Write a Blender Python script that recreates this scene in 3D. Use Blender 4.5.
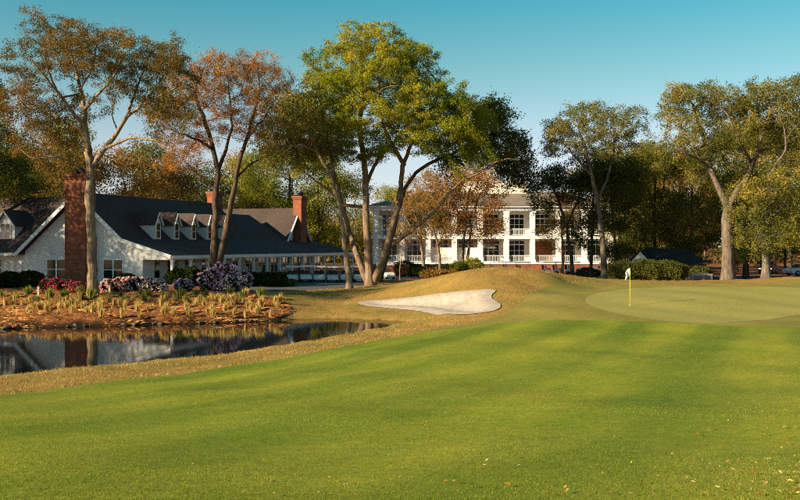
import bpy, math, random
import numpy as np
from mathutils import Vector, Matrix
from mathutils.geometry import delaunay_2d_cdt

for _o in list(bpy.data.objects):
    bpy.data.objects.remove(_o)
SC = bpy.context.scene
COL = SC.collection

# ------------------------------------------------------------------ camera, sky, sun, exposure
F, HY, CZ = 950.0, 246.0, 3.5          # focal length in photo pixels, horizon row, eye height
cam_d = bpy.data.cameras.new('camera')
cam_d.sensor_width = 36.0
cam_d.lens = F / 800.0 * 36.0
cam_d.shift_y = (HY - 250.0) / 800.0
cam_d.clip_start = 0.2
cam_d.clip_end = 6000.0
cam = bpy.data.objects.new('camera', cam_d)
COL.objects.link(cam)
cam.location = (0, 0, CZ)
cam.rotation_euler = (math.radians(90), 0, 0)
SC.camera = cam

SUN_EL, SUN_AZ = math.radians(20), math.radians(241)   # azimuth clockwise from +Y: low sun behind the left shoulder
sun_from = Vector((math.sin(SUN_AZ) * math.cos(SUN_EL), math.cos(SUN_AZ) * math.cos(SUN_EL), math.sin(SUN_EL)))
world = bpy.data.worlds.new('World')
SC.world = world
world.use_nodes = True
wn, wl = world.node_tree.nodes, world.node_tree.links
wn.clear()
w_out = wn.new('ShaderNodeOutputWorld')
w_bg = wn.new('ShaderNodeBackground')
w_sky = wn.new('ShaderNodeTexSky')
w_sky.sky_type = 'NISHITA'
w_sky.sun_disc = False
w_sky.sun_elevation = SUN_EL
w_sky.sun_rotation = SUN_AZ
w_sky.air_density = 1.0
w_sky.dust_density = 0.3
w_sky.ozone_density = 3.0
# the evening sky as the print shows it: pale at the horizon, teal overhead (the same all the way round)
w_geo = wn.new('ShaderNodeTexCoord')
w_sep = wn.new('ShaderNodeSeparateXYZ')
w_ramp = wn.new('ShaderNodeValToRGB')
wl.new(w_geo.outputs['Generated'], w_sep.inputs[0])
wl.new(w_sep.outputs['Z'], w_ramp.inputs[0])
_cr = w_ramp.color_ramp
_st = [(0.0, (0.60,0.57,0.78)), (0.045, (0.64,0.55,0.63)), (0.10, (0.70,0.575,0.54)), (0.18, (0.42,0.56,0.43)), (0.25, (0.185,0.54,0.43)), (0.6, (0.17,0.48,0.43))]
while len(_cr.elements) < len(_st): _cr.elements.new(0.5)
for _e, (_p, _c) in zip(_cr.elements, _st):
    _e.position = _p; _e.color = (*_c, 1)
w_tint = wn.new('ShaderNodeMix')
w_tint.data_type = 'RGBA'
w_tint.blend_type = 'MULTIPLY'
w_tint.inputs[0].default_value = 1.0
wl.new(w_sky.outputs[0], w_tint.inputs[6])
wl.new(w_ramp.outputs[0], w_tint.inputs[7])
wl.new(w_tint.outputs[2], w_bg.inputs['Color'])
w_bg.inputs['Strength'].default_value = 0.113
wl.new(w_bg.outputs[0], w_out.inputs[0])

sun_d = bpy.data.lights.new('sun', 'SUN')
sun_d.energy = 5.0
sun_d.angle = math.radians(0.6)
sun_d.color = (1.0, 0.80, 0.53)
sun = bpy.data.objects.new('sun', sun_d)
COL.objects.link(sun)
sun.rotation_euler = sun_from.to_track_quat('Z', 'Y').to_euler()
sun.location = (-60, -40, 60)

SC.view_settings.view_transform = 'Standard'
SC.view_settings.look = 'None'
SC.view_settings.gamma = 1.0
SC.view_settings.use_curve_mapping = False
SC.view_settings.exposure = 1.26
SC.render.engine = 'CYCLES'
SC.cycles.max_bounces = 6
SC.cycles.diffuse_bounces = 3
SC.cycles.transmission_bounces = 4
SC.cycles.transparent_max_bounces = 8
SC.cycles.use_denoising = False          # foliage keeps its fine detail; a little grain, as in the print
SC.cycles.sample_clamp_indirect = 3.0
SC.cycles.filter_width = 1.0

# ------------------------------------------------------------------ helpers
RNG = np.random.default_rng(11)
random.seed(11)

def P(px, py, d):
    return np.array(((px - 400.0) / F * d, d, CZ - (py - HY) / F * d))

def tag(o, label=None, cat=None, group=None, kind=None):
    if label: o['label'] = label
    if cat: o['category'] = cat
    if group: o['group'] = group
    if kind: o['kind'] = kind
    return o

def empty(name, loc, rz=0.0):
    o = bpy.data.objects.new(name, None)
    o.empty_display_size = 0.3
    COL.objects.link(o)
    o.location = loc
    o.rotation_euler = (0, 0, rz)
    return o

def link_mesh(name, me, mat=None, parent=None, loc=None):
    o = bpy.data.objects.new(name, me)
    if mat is not None:
        me.materials.append(mat)
    COL.objects.link(o)
    if parent is not None:
        o.parent = parent
    if loc is not None:
        o.location = loc
    return o

def copy_tree(o, parent=None):
    c = o.copy()
    COL.objects.link(c)
    c.parent = parent
    for ch in list(o.children):
        copy_tree(ch, c)
    return c

def np_mesh(name, verts, faces_flat, nper, attrs=None, smooth=False):
    """verts (n,3), faces_flat (m*nper,) all faces with nper corners"""
    me = bpy.data.meshes.new(name)
    n = len(verts); m = len(faces_flat) // nper
    me.vertices.add(n)
    me.vertices.foreach_set('co', np.asarray(verts, dtype=np.float32).ravel())
    me.loops.add(m * nper)
    me.loops.foreach_set('vertex_index', np.asarray(faces_flat, dtype=np.int32))
    me.polygons.add(m)
    me.polygons.foreach_set('loop_start', np.arange(m, dtype=np.int32) * nper)
    me.polygons.foreach_set('loop_total', np.full(m, nper, dtype=np.int32))
    if attrs:
        for k, v in attrs.items():
            a = me.attributes.new(k, 'FLOAT', 'POINT')
            a.data.foreach_set('value', np.asarray(v, dtype=np.float32))
    me.update(calc_edges=True)
    if smooth:
        me.polygons.foreach_set('use_smooth', np.ones(m, dtype=bool))
    return me

class MB:
    """collects shapes, then links them as one mesh object"""
    def __init__(s):
        s.v = []; s.f = []; s.sm = []
    def add(s, vs, fs, smooth=False):
        b = len(s.v)
        s.v += [tuple(map(float, p)) for p in vs]
        for f in fs:
            s.f.append([b + i for i in f]); s.sm.append(smooth)
        return s
    def box(s, x0, x1, y0, y1, z0, z1):
        vs = [(x0,y0,z0),(x1,y0,z0),(x1,y1,z0),(x0,y1,z0),(x0,y0,z1),(x1,y0,z1),(x1,y1,z1),(x0,y1,z1)]
        return s.add(vs, [(0,3,2,1),(4,5,6,7),(0,1,5,4),(1,2,6,5),(2,3,7,6),(3,0,4,7)])
    def bar(s, a, b, w, h, up=(0,0,1)):
        a = Vector(a); b = Vector(b); d = (b - a).normalized()
        u = d.cross(Vector(up))
        if u.length < 1e-5: u = d.cross(Vector((1,0,0)))
        u.normalize(); k = u.cross(d)
        vs = []
        for p in (a, b):
            for (i, j) in ((-1,-1),(1,-1),(1,1),(-1,1)):
                vs.append(p + u * (i * w / 2) + k * (j * h / 2))
        return s.add(vs, [(0,3,2,1),(4,5,6,7),(0,1,5,4),(1,2,6,5),(2,3,7,6),(3,0,4,7)])
    def prism(s, poly, off):
        """poly: 3D points of a flat outline, extruded by the vector off"""
        n = len(poly); o = Vector(off)
        vs = [Vector(p) for p in poly] + [Vector(p) + o for p in poly]
        fs = [tuple(range(n)), tuple(range(2*n-1, n-1, -1))] + [(i, n+i, n+(i+1)%n, (i+1)%n) for i in range(n)]
        return s.add(vs, fs)
    def tube(s, pts, rs, n=8, caps=True, smooth=True):
        pts = [Vector(p) for p in pts]
        if not hasattr(rs, '__len__'): rs = [rs] * len(pts)
        ref = None; vs = []; fs = []
        for i, p in enumerate(pts):
            d = (pts[min(i+1, len(pts)-1)] - pts[max(i-1, 0)])
            d.normalize()
            if ref is None:
                ref = d.cross(Vector((0.31, 0.95, 0.1)))
                if ref.length < 1e-4: ref = d.cross(Vector((1,0,0)))
            ref = (ref - d * ref.dot(d)).normalized()
            w = d.cross(ref)
            for k in range(n):
                a = 2 * math.pi * k / n
                vs.append(p + (ref * math.cos(a) + w * math.sin(a)) * rs[i])
        for i in range(len(pts) - 1):
            for k in range(n):
                a, b = i*n + k, i*n + (k+1) % n
                fs.append((a, b, b+n, a+n))
        if caps:
            fs.append(tuple(range(n-1, -1, -1))); e = (len(pts)-1)*n
            fs.append(tuple(range(e, e+n)))
        return s.add(vs, fs, smooth)
    def lathe(s, prof, c=(0,0,0), n=16, axis='z', smooth=True):
        vs = []; fs = []
        for (r, h) in prof:
            for k in range(n):
                a = 2*math.pi*k/n
                q = (r*math.cos(a), r*math.sin(a), h)
                if axis == 'x': q = (q[2], q[0], q[1])
                if axis == 'y': q = (q[0], q[2], q[1])
                vs.append((q[0]+c[0], q[1]+c[1], q[2]+c[2]))
        for i in range(len(prof)-1):
            for k in range(n):
                a, b = i*n+k, i*n+(k+1)%n
                fs.append((a, b, b+n, a+n))
        fs.append(tuple(range(n-1,-1,-1))); e=(len(prof)-1)*n
        fs.append(tuple(range(e,e+n)))
        return s.add(vs, fs, smooth)
    def mesh(s, name):
        me = bpy.data.meshes.new(name)
        me.from_pydata(s.v, [], s.f)
        me.polygons.foreach_set('use_smooth', s.sm)
        me.update()
        return me
    def build(s, name, mat, parent=None, loc=None):
        return link_mesh(name, s.mesh(name), mat, parent, loc)

# ------------------------------------------------------------------ materials
def new_mat(name):
    m = bpy.data.materials.new(name)
    m.use_nodes = True
    nt = m.node_tree
    nt.nodes.clear()
    out = nt.nodes.new('ShaderNodeOutputMaterial')
    return m, nt, out

def nd(nt, t, **kw):
    n = nt.nodes.new(t)
    for k, v in kw.items():
        setattr(n, k, v)
    return n

def coords(nt, scale=(1,1,1), kind='Object', rot=(0,0,0)):
    tc = nd(nt, 'ShaderNodeTexCoord')
    mp = nd(nt, 'ShaderNodeMapping')
    mp.inputs['Scale'].default_value = scale
    mp.inputs['Rotation'].default_value = rot
    nt.links.new(tc.outputs[kind], mp.inputs[0])
    return mp.outputs[0]

def noise(nt, vec, scale, detail=4, rough=0.55, dist=0.0):
    n = nd(nt, 'ShaderNodeTexNoise')
    n.inputs['Scale'].default_value = scale
    n.inputs['Detail'].default_value = detail
    n.inputs['Roughness'].default_value = rough
    n.inputs['Distortion'].default_value = dist
    nt.links.new(vec, n.inputs['Vector'])
    return n.outputs['Fac']

def ramp(nt, fac, stops, interp='LINEAR'):
    r = nd(nt, 'ShaderNodeValToRGB')
    cr = r.color_ramp
    cr.interpolation = interp
    while len(cr.elements) < len(stops):
        cr.elements.new(0.5)
    for e, (p, c) in zip(cr.elements, stops):
        e.position = p
        e.color = (*c, 1) if len(c) == 3 else c
    nt.links.new(fac, r.inputs[0])
    return r.outputs[0]

def mix(nt, fac, a, b, mode='MIX'):
    m = nd(nt, 'ShaderNodeMix', data_type='RGBA', blend_type=mode)
    for s, v in ((m.inputs[0], fac), (m.inputs[6], a), (m.inputs[7], b)):
        if isinstance(v, (int, float)): s.default_value = v
        elif isinstance(v, tuple): s.default_value = (*v, 1) if len(v) == 3 else v
        else: nt.links.new(v, s)
    return m.outputs[2]

def maths(nt, op, a, b=None, clamp=False):
    m = nd(nt, 'ShaderNodeMath', operation=op, use_clamp=clamp)
    for s, v in ((m.inputs[0], a), (m.inputs[1], b)):
        if v is None: continue
        if isinstance(v, (int, float)): s.default_value = v
        else: nt.links.new(v, s)
    return m.outputs[0]

def attr(nt, name):
    a = nd(nt, 'ShaderNodeAttribute', attribute_name=name)
    return a.outputs['Fac']

def finish(nt, out, color, rough=0.8, bump=None, bstr=0.3, bdist=0.02, metal=0.0, spec=0.3):
    b = nd(nt, 'ShaderNodeBsdfPrincipled')
    if isinstance(color, tuple): b.inputs['Base Color'].default_value = (*color, 1)
    else: nt.links.new(color, b.inputs['Base Color'])
    if isinstance(rough, (int, float)): b.inputs['Roughness'].default_value = rough
    else: nt.links.new(rough, b.inputs['Roughness'])
    b.inputs['Metallic'].default_value = metal
    b.inputs['Specular IOR Level'].default_value = spec
    if bump is not None:
        bp = nd(nt, 'ShaderNodeBump')
        bp.inputs['Strength'].default_value = bstr
        bp.inputs['Distance'].default_value = bdist
        nt.links.new(bump, bp.inputs['Height'])
        nt.links.new(bp.outputs[0], b.inputs['Normal'])
    nt.links.new(b.outputs[0], out.inputs[0])
    return b

def pmat(name, c1, c2, scale=3.0, rough=0.7, bump=0.0, bscale=None, stretch=(1,1,1), spec=0.3, metal=0.0, lo=0.3, hi=0.7):
    m, nt, out = new_mat(name)
    v = coords(nt, stretch)
    f = noise(nt, v, scale, 5, 0.6)
    c = ramp(nt, f, [(lo, c1), (hi, c2)])
    bm = noise(nt, v, bscale or scale * 4, 4) if bump else None
    finish(nt, out, c, rough, bm, bump, 0.02, metal, spec)
    return m

def leaf_mat(name, stops, low=0.10, trans=0.35, amt=0.6):
    """leaf colour from a per-leaf value and slow drift through the crown"""
    m, nt, out = new_mat(name)
    v = coords(nt)
    n1 = noise(nt, v, low, 2, 0.5)
    f = maths(nt, 'ADD', maths(nt, 'MULTIPLY', maths(nt, 'SUBTRACT', attr(nt, 'var'), 0.5), amt),
              maths(nt, 'ADD', maths(nt, 'MULTIPLY', maths(nt, 'SUBTRACT', n1, 0.5), 1.8), 0.5), True)
    c = ramp(nt, f, stops)
    d = nd(nt, 'ShaderNodeBsdfDiffuse')
    t = nd(nt, 'ShaderNodeBsdfTranslucent')
    x = nd(nt, 'ShaderNodeMixShader')
    x.inputs[0].default_value = trans
    nt.links.new(c, d.inputs[0])
    nt.links.new(mix(nt, 1.0, c, (1.15, 1.1, 0.6), 'MULTIPLY'), t.inputs[0])
    nt.links.new(d.outputs[0], x.inputs[1]); nt.links.new(t.outputs[0], x.inputs[2])
    nt.links.new(x.outputs[0], out.inputs[0])
    return m

def turf_mat(name, dark, mid, light, dry, dry_amt, fine=38.0, bands=0.0, band_rot=0.3, bump=0.25, stripe=0.0):
    m, nt, out = new_mat(name)
    v = coords(nt)
    f1 = noise(nt, v, fine, 6, 0.75)
    c = ramp(nt, f1, [(0.30, dark), (0.5, mid), (0.70, light)])
    f2 = noise(nt, v, 1.1, 6, 0.65)
    f3 = noise(nt, v, 0.16, 3, 0.5)
    fd = maths(nt, 'ADD', maths(nt, 'MULTIPLY', f2, 0.5), maths(nt, 'MULTIPLY', f3, 0.5))
    k = ramp(nt, fd, [(0.40, (0,0,0)), (0.62, (1,1,1))])
    c = mix(nt, maths(nt, 'MULTIPLY', k, dry_amt), c, dry)
    if bands:
        tc = nd(nt, 'ShaderNodeTexCoord')
        m1 = nd(nt, 'ShaderNodeMapping'); m1.inputs['Rotation'].default_value = (0, 0, band_rot)
        m2 = nd(nt, 'ShaderNodeMapping'); m2.inputs['Scale'].default_value = (0.05, 0.42, 1)
        nt.links.new(tc.outputs['Object'], m1.inputs[0]); nt.links.new(m1.outputs[0], m2.inputs[0])
        fb = noise(nt, m2.outputs[0], 1.0, 3, 0.5, 0.25)
        g = ramp(nt, fb, [(0.38, (1-bands, 1-bands*0.7, 1-bands)), (0.60, (1.0+bands*0.6, 1.0+bands*0.35, 1.0))])
        c = mix(nt, 1.0, c, g, 'MULTIPLY')
        if stripe:      # mower stripes: the turf laid over alternately one way and the other
            sp = nd(nt, 'ShaderNodeSeparateXYZ'); nt.links.new(m1.outputs[0], sp.inputs[0])
            wob = maths(nt, 'MULTIPLY', noise(nt, m2.outputs[0], 2.0, 2), 2.2)
            sw = maths(nt, 'SINE', maths(nt, 'ADD', maths(nt, 'MULTIPLY', sp.outputs[1], 2*math.pi/stripe), wob))
            g2 = ramp(nt, maths(nt, 'ADD', maths(nt, 'MULTIPLY', sw, 0.5), 0.5), [(0.25, (0.84,0.90,0.84)), (0.75, (1.10,1.06,1.05))])
            c = mix(nt, 1.0, c, g2, 'MULTIPLY')
    f4 = noise(nt, v, 7.0, 5, 0.7)
    c = mix(nt, 1.0, c, ramp(nt, f4, [(0.3, (0.72,0.74,0.72)), (0.7, (1.22,1.20,1.12))]), 'MULTIPLY')
    finish(nt, out, c, 0.9, f1, bump, 0.03, 0.0, 0.1)
    return m

MAT = {}
MAT['fairway'] = turf_mat('fairway_turf', (0.090,0.135,0.010), (0.158,0.208,0.016), (0.24,0.275,0.030), (0.31,0.265,0.045), 0.42, 40, 0.26, -1.20, stripe=3.4)
MAT['fringe'] = turf_mat('fringe_turf', (0.125,0.122,0.024), (0.205,0.182,0.040), (0.275,0.238,0.062), (0.32,0.235,0.075), 0.5, 26, 0.14, -1.0)
MAT['green'] = turf_mat('green_turf', (0.225,0.218,0.055), (0.265,0.250,0.068), (0.31,0.285,0.085), (0.33,0.28,0.10), 0.35, 20, 0.06, 0.5, 0.08)

def ground_material():
    m, nt, out = new_mat('rough_ground')
    v = coords(nt)
    f1 = noise(nt, v, 22, 6, 0.75)
    c = ramp(nt, f1, [(0.28, (0.13,0.080,0.022)), (0.5, (0.31,0.185,0.050)), (0.72, (0.50,0.32,0.10))])
    f2 = noise(nt, v, 0.35, 5, 0.6)
    g = ramp(nt, noise(nt, v, 30, 5, 0.7), [(0.3, (0.09,0.10,0.018)), (0.7, (0.22,0.205,0.045))])
    c = mix(nt, ramp(nt, f2, [(0.42, (0.0,)*3), (0.66, (0.72,)*3)]), c, g)
    # forest floor of fallen needles under the trees
    s = ramp(nt, noise(nt, coords(nt, (1, 2.2, 1)), 6, 6, 0.75), [(0.3, (0.075,0.026,0.012)), (0.5, (0.21,0.075,0.03)), (0.72, (0.40,0.155,0.060))])
    k = maths(nt, 'ADD', attr(nt, 'straw'), maths(nt, 'MULTIPLY', maths(nt, 'SUBTRACT', noise(nt, v, 0.8, 5, 0.6), 0.5), 0.9), True)
    c = mix(nt, ramp(nt, k, [(0.42, (0,0,0)), (0.58, (1,1,1))]), c, s)
    # bare mud below the water line
    c = mix(nt, attr(nt, 'mud'), c, (0.028,0.018,0.010))
    finish(nt, out, c, 0.95, f1, 0.5, 0.06, 0, 0.1)
    return m
MAT['ground'] = ground_material()

def bed_material():
    m, nt, out = new_mat('pine_straw_bed')
    v = coords(nt, (1, 2.6, 1), rot=(0,0,0.12))
    f1 = noise(nt, v, 5.5, 7, 0.78, 0.4)
    c = ramp(nt, f1, [(0.30, (0.050,0.018,0.009)), (0.46, (0.20,0.075,0.026)), (0.60, (0.46,0.20,0.070)), (0.78, (0.64,0.36,0.15))])
    f2 = noise(nt, v, 0.6, 4, 0.6)
    c = mix(nt, ramp(nt, f2, [(0.45, (0,0,0)), (0.7, (0.6,0.6,0.6))]), c, (0.13,0.05,0.022))
    c = mix(nt, attr(nt, 'mud'), c, (0.026,0.015,0.008))
    finish(nt, out, c, 0.95, f1, 0.9, 0.12, 0, 0.1)
    return m
MAT['bed'] = bed_material()

def sand_material():
    m, nt, out = new_mat('bunker_sand')
    v = coords(nt)
    f = noise(nt, v, 3.0, 6, 0.7)
    c = ramp(nt, f, [(0.3, (0.28,0.24,0.20)), (0.7, (0.45,0.395,0.33))])
    w = noise(nt, coords(nt, (1, 5, 1), rot=(0,0,0.5)), 4.0, 4, 0.6)
    finish(nt, out, c, 0.95, w, 0.35, 0.06, 0, 0.1)
    return m
MAT['sand'] = sand_material()

def water_material():
    m, nt, out = new_mat('pond_water')
    v = coords(nt, (1, 0.35, 1))
    w = noise(nt, v, 1.6, 3, 0.5)
    b = finish(nt, out, (0.006,0.008,0.006), 0.045, w, 0.07, 0.02, 0, 0.5)
    b.inputs['IOR'].default_value = 1.33
    return m
MAT['water'] = water_material()
MAT['asphalt'] = pmat('asphalt', (0.055,0.058,0.062), (0.10,0.10,0.10), 1.2, 0.9, 0.25, 60)
MAT['bark_warm'] = pmat('bark_warm', (0.070,0.044,0.028), (0.29,0.205,0.135), 3.2, 0.9, 0.9, 9, (1.6,1.6,0.35), 0.1)
MAT['bark_pale'] = pmat('bark_pale', (0.075,0.050,0.032), (0.36,0.27,0.175), 4.0, 0.9, 1.0, 12, (1.8,1.8,0.30), 0.1)
MAT['bark_dark'] = pmat('bark_dark', (0.028,0.020,0.014), (0.12,0.085,0.060), 3.2, 0.9, 0.9, 9, (1.6,1.6,0.35), 0.1)
MAT['bark_grey_shaded'] = pmat('bark_grey_shaded', (0.045,0.037,0.030), (0.21,0.17,0.13), 4.0, 0.9, 1.0, 12, (1.8,1.8,0.30), 0.1)  # grey bark, darkened: shade on the two right-hand oaks' trunks put into the colour
# ------------------------------------------------------------------ terrain
CTRL = [  # photo column, row, distance
 (-200,500,6.6),(0,500,6.5),(200,500,6.4),(400,500,6.3),(600,500,6.3),(800,500,6.2),(1000,500,6.2),
 (0,450,10.2),(200,450,10.0),(400,450,9.6),(600,450,9.4),(800,450,9.2),
 (0,420,14.5),(200,420,14.0),(400,420,13.0),(600,420,12.6),(800,420,12.2),
 (0,400,19.0),(200,400,18.0),(400,400,17.0),(600,400,16.5),(800,400,16.0),(-150,405,19.5),(950,400,15.5),
 (0,385,25.5),(200,385,23.5),(200,372,29),(400,372,24),(600,372,23),(800,372,22.5),(1000,372,22.2),
 (300,350,36),(400,350,32.5),(600,350,31),(800,350,30.5),(350,338,43.5),(360,335.7,45.3),(380,331.7,48.8),(395,328.2,51),(406,326,52.5),(420,324.3,52.7),(400,335,42.5),(600,335,38),(800,335,37.5),(1000,335,37),
 (440,322.5,50.5),(500,322,47),(600,322,45),(800,322,44.5),(1000,322,44),
 (560,310,50),(630,306,53),(720,308,52),(800,310,51),(1000,310,50),
 (560,295,57),(640,292,60),(720,293,60),(800,295,59),
 (605,279.5,71),(640,281.5,69),(700,282.5,69.5),(760,280.5,70),(800,277.5,71),(900,274,73),
 (520,270,66),(545,271,66),(490,272.5,65),(460,277,64.5),(430,282,67),(400,284,72),(365,288,77),
 (572,275.5,71),(568,282.8,65.5),(600,281.8,67.5),(545,290.5,61.5),(540,272.5,66.2),(515,283,62),(505,292,59.3),(470,285,62),(490,291,59.5),(430,292,64),(400,296,66.5),(356,302,65.5),
 (440,303,59.6),(400,305,62.3),(450,313,54.2),(380,309,62),(500,308,53),(522,301,56.0),(502,298,57.5),
 (470,318,50.5),(425,317.5,56.6),
 (100,317,55.5),(0,318,55),(200,316,56.5),(285,313,59.6),(320,311,62),(345,311,62.3),(100,305,61),(0,306,61),(200,305,61.5),(300,305,63),(340,304.5,66),
 (100,297,65.5),(0,297,65.5),(200,296,66),(300,296,67.5),(345,297,69.5),(-150,297,65),(-150,320,54),
 (100,286,75),(200,285.5,77),(0,286,77),(300,284,86),(250,287,80),(330,287,80),
]
_c = np.array([P(*c) for c in CTRL])
_far = []
for X in (-110,-80,-50,-25,0,25,50,80,110):
    for Y, Z in ((96,0.1),(112,0.0),(130,0.0),(160,0.0)):
        _far.append((X,Y,Z))
_far += [(8,80,0.45),(16,82,0.35),(25,82,0.35),(34,83,0.4),(45,84,0.6),(60,84,0.8),(-70,40,-0.2),(-70,60,0.0),(-70,78,0.4),(-40,78,0.4),
         (-45,25,0.1),(-60,10,1.0),(60,10,1.6),(70,40,0.6),(70,60,0.9),(0,-12,2.1),(-40,-12,2.0),(40,-12,2.1),(0,0,2.0)]
CP = np.vstack([_c, np.array(_far)])

def _tps(r2):
    return np.where(r2 > 1e-9, 0.5 * r2 * np.log(np.maximum(r2, 1e-9)), 0.0)
_n = len(CP)
_S = 30.0
_q = CP[:, :2] / _S
_K = _tps(((_q[:, None, :] - _q[None, :, :]) ** 2).sum(-1)) + np.eye(_n) * 0.0008
_Pm = np.hstack([np.ones((_n, 1)), _q])
_A = np.zeros((_n + 3, _n + 3))
_A[:_n, :_n] = _K; _A[:_n, _n:] = _Pm; _A[_n:, :_n] = _Pm.T
_W = np.linalg.solve(_A, np.concatenate([CP[:, 2], np.zeros(3)]))

def seg_dist(X, Y, poly):
    """signed distance to a closed polygon, positive outside"""
    best = np.full(X.shape, 1e9); inside = np.zeros(X.shape, bool)
    n = len(poly)
    for i in range(n):
        ax, ay = poly[i][:2]; bx, by = poly[(i+1) % n][:2]
        dx, dy = bx-ax, by-ay
        t = np.clip(((X-ax)*dx + (Y-ay)*dy) / (dx*dx + dy*dy + 1e-12), 0, 1)
        best = np.minimum(best, (X-ax-t*dx)**2 + (Y-ay-t*dy)**2)
        c = ((ay > Y) != (by > Y)) & (X < (bx-ax) * (Y-ay) / (by-ay + 1e-12) + ax)
        inside ^= c
    d = np.sqrt(best)
    return np.where(inside, -d, d)

def sstep(a, b, x):
    t = np.clip((x-a) / (b-a), 0, 1)
    return t*t*(3-2*t)

WZ = -1.0
POND_PX = [(-260,412),(-150,398),(0,377.5),(100,367),(200,357.5),(260,348.5),(300,342),(340,335),(380,329),(402,325),(413,322.6),
           (396,320.6),(360,319),(320,318.6),(295,319.2),(278,321),(240,322.4),(150,325),(60,327.5),(0,329),(-150,333),(-260,336)]
POND = [P(px, py, (CZ-WZ)*F/(py-HY))[:2] for px, py in POND_PX]
rp = random.Random(4)
def wobble(poly, amp, n=6):
    out = []
    m = len(poly)
    for i in range(m):
        a, b = np.array(poly[i][:2]), np.array(poly[(i+1) % m][:2])
        L = np.linalg.norm(b-a); k = max(1, int(L/1.2))
        for j in range(k):
            p = a + (b-a)*j/k
            out.append((p[0] + rp.uniform(-amp, amp), p[1] + rp.uniform(-amp, amp)))
    return out
POND = wobble(POND, 0.12)

def hgt(X, Y):
    X = np.atleast_1d(np.asarray(X, float)); Y = np.atleast_1d(np.asarray(Y, float))
    sh = X.shape
    x = X.ravel(); y = Y.ravel()
    z = np.empty(x.shape)
    for s in range(0, len(x), 20000):
        q = np.stack([x[s:s+20000], y[s:s+20000]], 1) / _S
        r2 = ((q[:, None, :] - _q[None, :, :]) ** 2).sum(-1)
        z[s:s+20000] = _tps(r2) @ _W[:_n] + _W[_n] + q @ _W[_n+1:]
    far = sstep(0, 45, np.maximum(np.maximum(np.abs(x) - 75, y - 130), -12 - y))
    z = z * (1-far)
    # gentle undulation
    z += 0.035*np.sin(x*0.55+1.3)*np.sin(y*0.42+0.4) + 0.02*np.sin(x*1.3+y*0.7)
    sd = seg_dist(x, y, POND)
    far_side = sstep(47, 53, y)                      # steeper little bank on the house side
    bank = WZ + 0.02*(sd > 0) + np.where(sd > 0, sd * (0.055 + 0.20*far_side), sd * 0.6)
    w = 1 - sstep(0.3, 3.2, sd)
    z = np.maximum(z, WZ + 0.05) * (sd > 0) + z * (sd <= 0)
    z = z*(1-w) + bank*w
    return np.maximum(z, WZ - 1.4).reshape(sh)

def h1(x, y):
    return float(hgt(np.array([x]), np.array([y]))[0])

def hit(px, py, d0=4.0, d1=140.0):
    """where the ray through a photo pixel meets the ground"""
    d = np.linspace(d0, d1, 900)
    X = (px-400)/F*d; Z = CZ-(py-HY)/F*d
    h = hgt(X, d)
    k = np.where(h >= Z)[0]
    i = int(k[0]) if len(k) else len(d)-1
    i0 = max(i-1, 0)
    a = d[i0]; b = d[i]
    e0 = Z[i0]-h[i0]; e1 = Z[i]-h[i]
    t = e0/(e0-e1) if abs(e0-e1) > 1e-9 else 0
    dd = a + (b-a)*min(max(t, 0), 1)
    return ((px-400)/F*dd, dd)

FAIR = [hit(*p) for p in [(-120,411),(0,396),(60,389),(120,381),(200,371.5),(260,362.5),(310,354),(355,345.5),(400,337.5),(440,331),(480,326),(520,322),
        (560,320.3),(620,321.6),(700,324.6),(800,327.6),(960,331)]] + [(42,26),(42,-8),(-42,-8),(-30,16)]
FRINGE = [hit(*p) for p in [(395,340),(420,332.5),(452,325),(485,320.5),(508,314),(521,302),(529,294),(543,287),(566,283.4),(600,282.2),(640,283.8),(700,284.8),(760,283.2),(830,281)]] + \
         [(48,66),(48,36)] + [hit(*p) for p in [(800,340),(600,336)]]
GREEN = [hit(*p) for p in [(583,299),(594,294),(615,290),(650,287.6),(700,286.8),(760,287.2),(820,288),(880,292),(890,300),(850,308),(800,315),(760,321),(720,324),(680,323),(645,319),(612,313),(590,306)]]
SAND = [hit(*p) for p in [(354,303),(372,300.6),(395,299.2),(420,296.6),(440,294.2),(462,291.6),(480,290.2),(493,289.8),(497,291.5),(491,295),(492,299),(499,303),(501.5,307),(497,310.5),
        (485,313.2),(470,314.8),(450,315),(432,313.5),(410,310.5),(385,308.2),(365,306.3)]]
_bed_near = [p for p in POND if p[1] > 49 and p[0] < -7.2]
BED = sorted([(p[0], p[1] - 0.25) for p in _bed_near], key=lambda p: p[0]) + \
      [hit(*p) for p in [(296,312),(289,304),(270,298.5),(245,294.5),(200,292.5),(150,291.5),(100,291),(40,290.5),(-60,290),(-180,290)]]
PATH = [hit(*p) for p in [(215,294.5),(262,292),(305,290.2),(345,288),(372,284.8)]] + [(-2.2,92),(0,98),(6,101),(14,102),(30,101),(60,100),(60,112),(20,112),(4,110),(-3,106),(-12,106),(-11.5,98)] + \
       [hit(*p) for p in [(300,282.3),(262,284.8),(215,288)]]

def smooth_poly(poly, it=2):
    for _ in range(it):
        q = []
        for i in range(len(poly)):
            a = np.array(poly[i][:2]); b = np.array(poly[(i+1) % len(poly)][:2])
            q += [tuple(a*0.75+b*0.25), tuple(a*0.25+b*0.75)]
        poly = q
    return poly
FRINGE = smooth_poly(FRINGE, 1); GREEN = smooth_poly(GREEN, 2); SAND = smooth_poly(SAND, 2); PATH = smooth_poly(PATH, 2)

def resample(poly, step):
    out = []
    for i in range(len(poly)):
        a = np.array(poly[i][:2]); b = np.array(poly[(i+1) % len(poly)][:2])
        k = max(1, int(np.linalg.norm(b-a)/step))
        for j in range(k): out.append(tuple(a + (b-a)*j/k))
    return out

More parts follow.
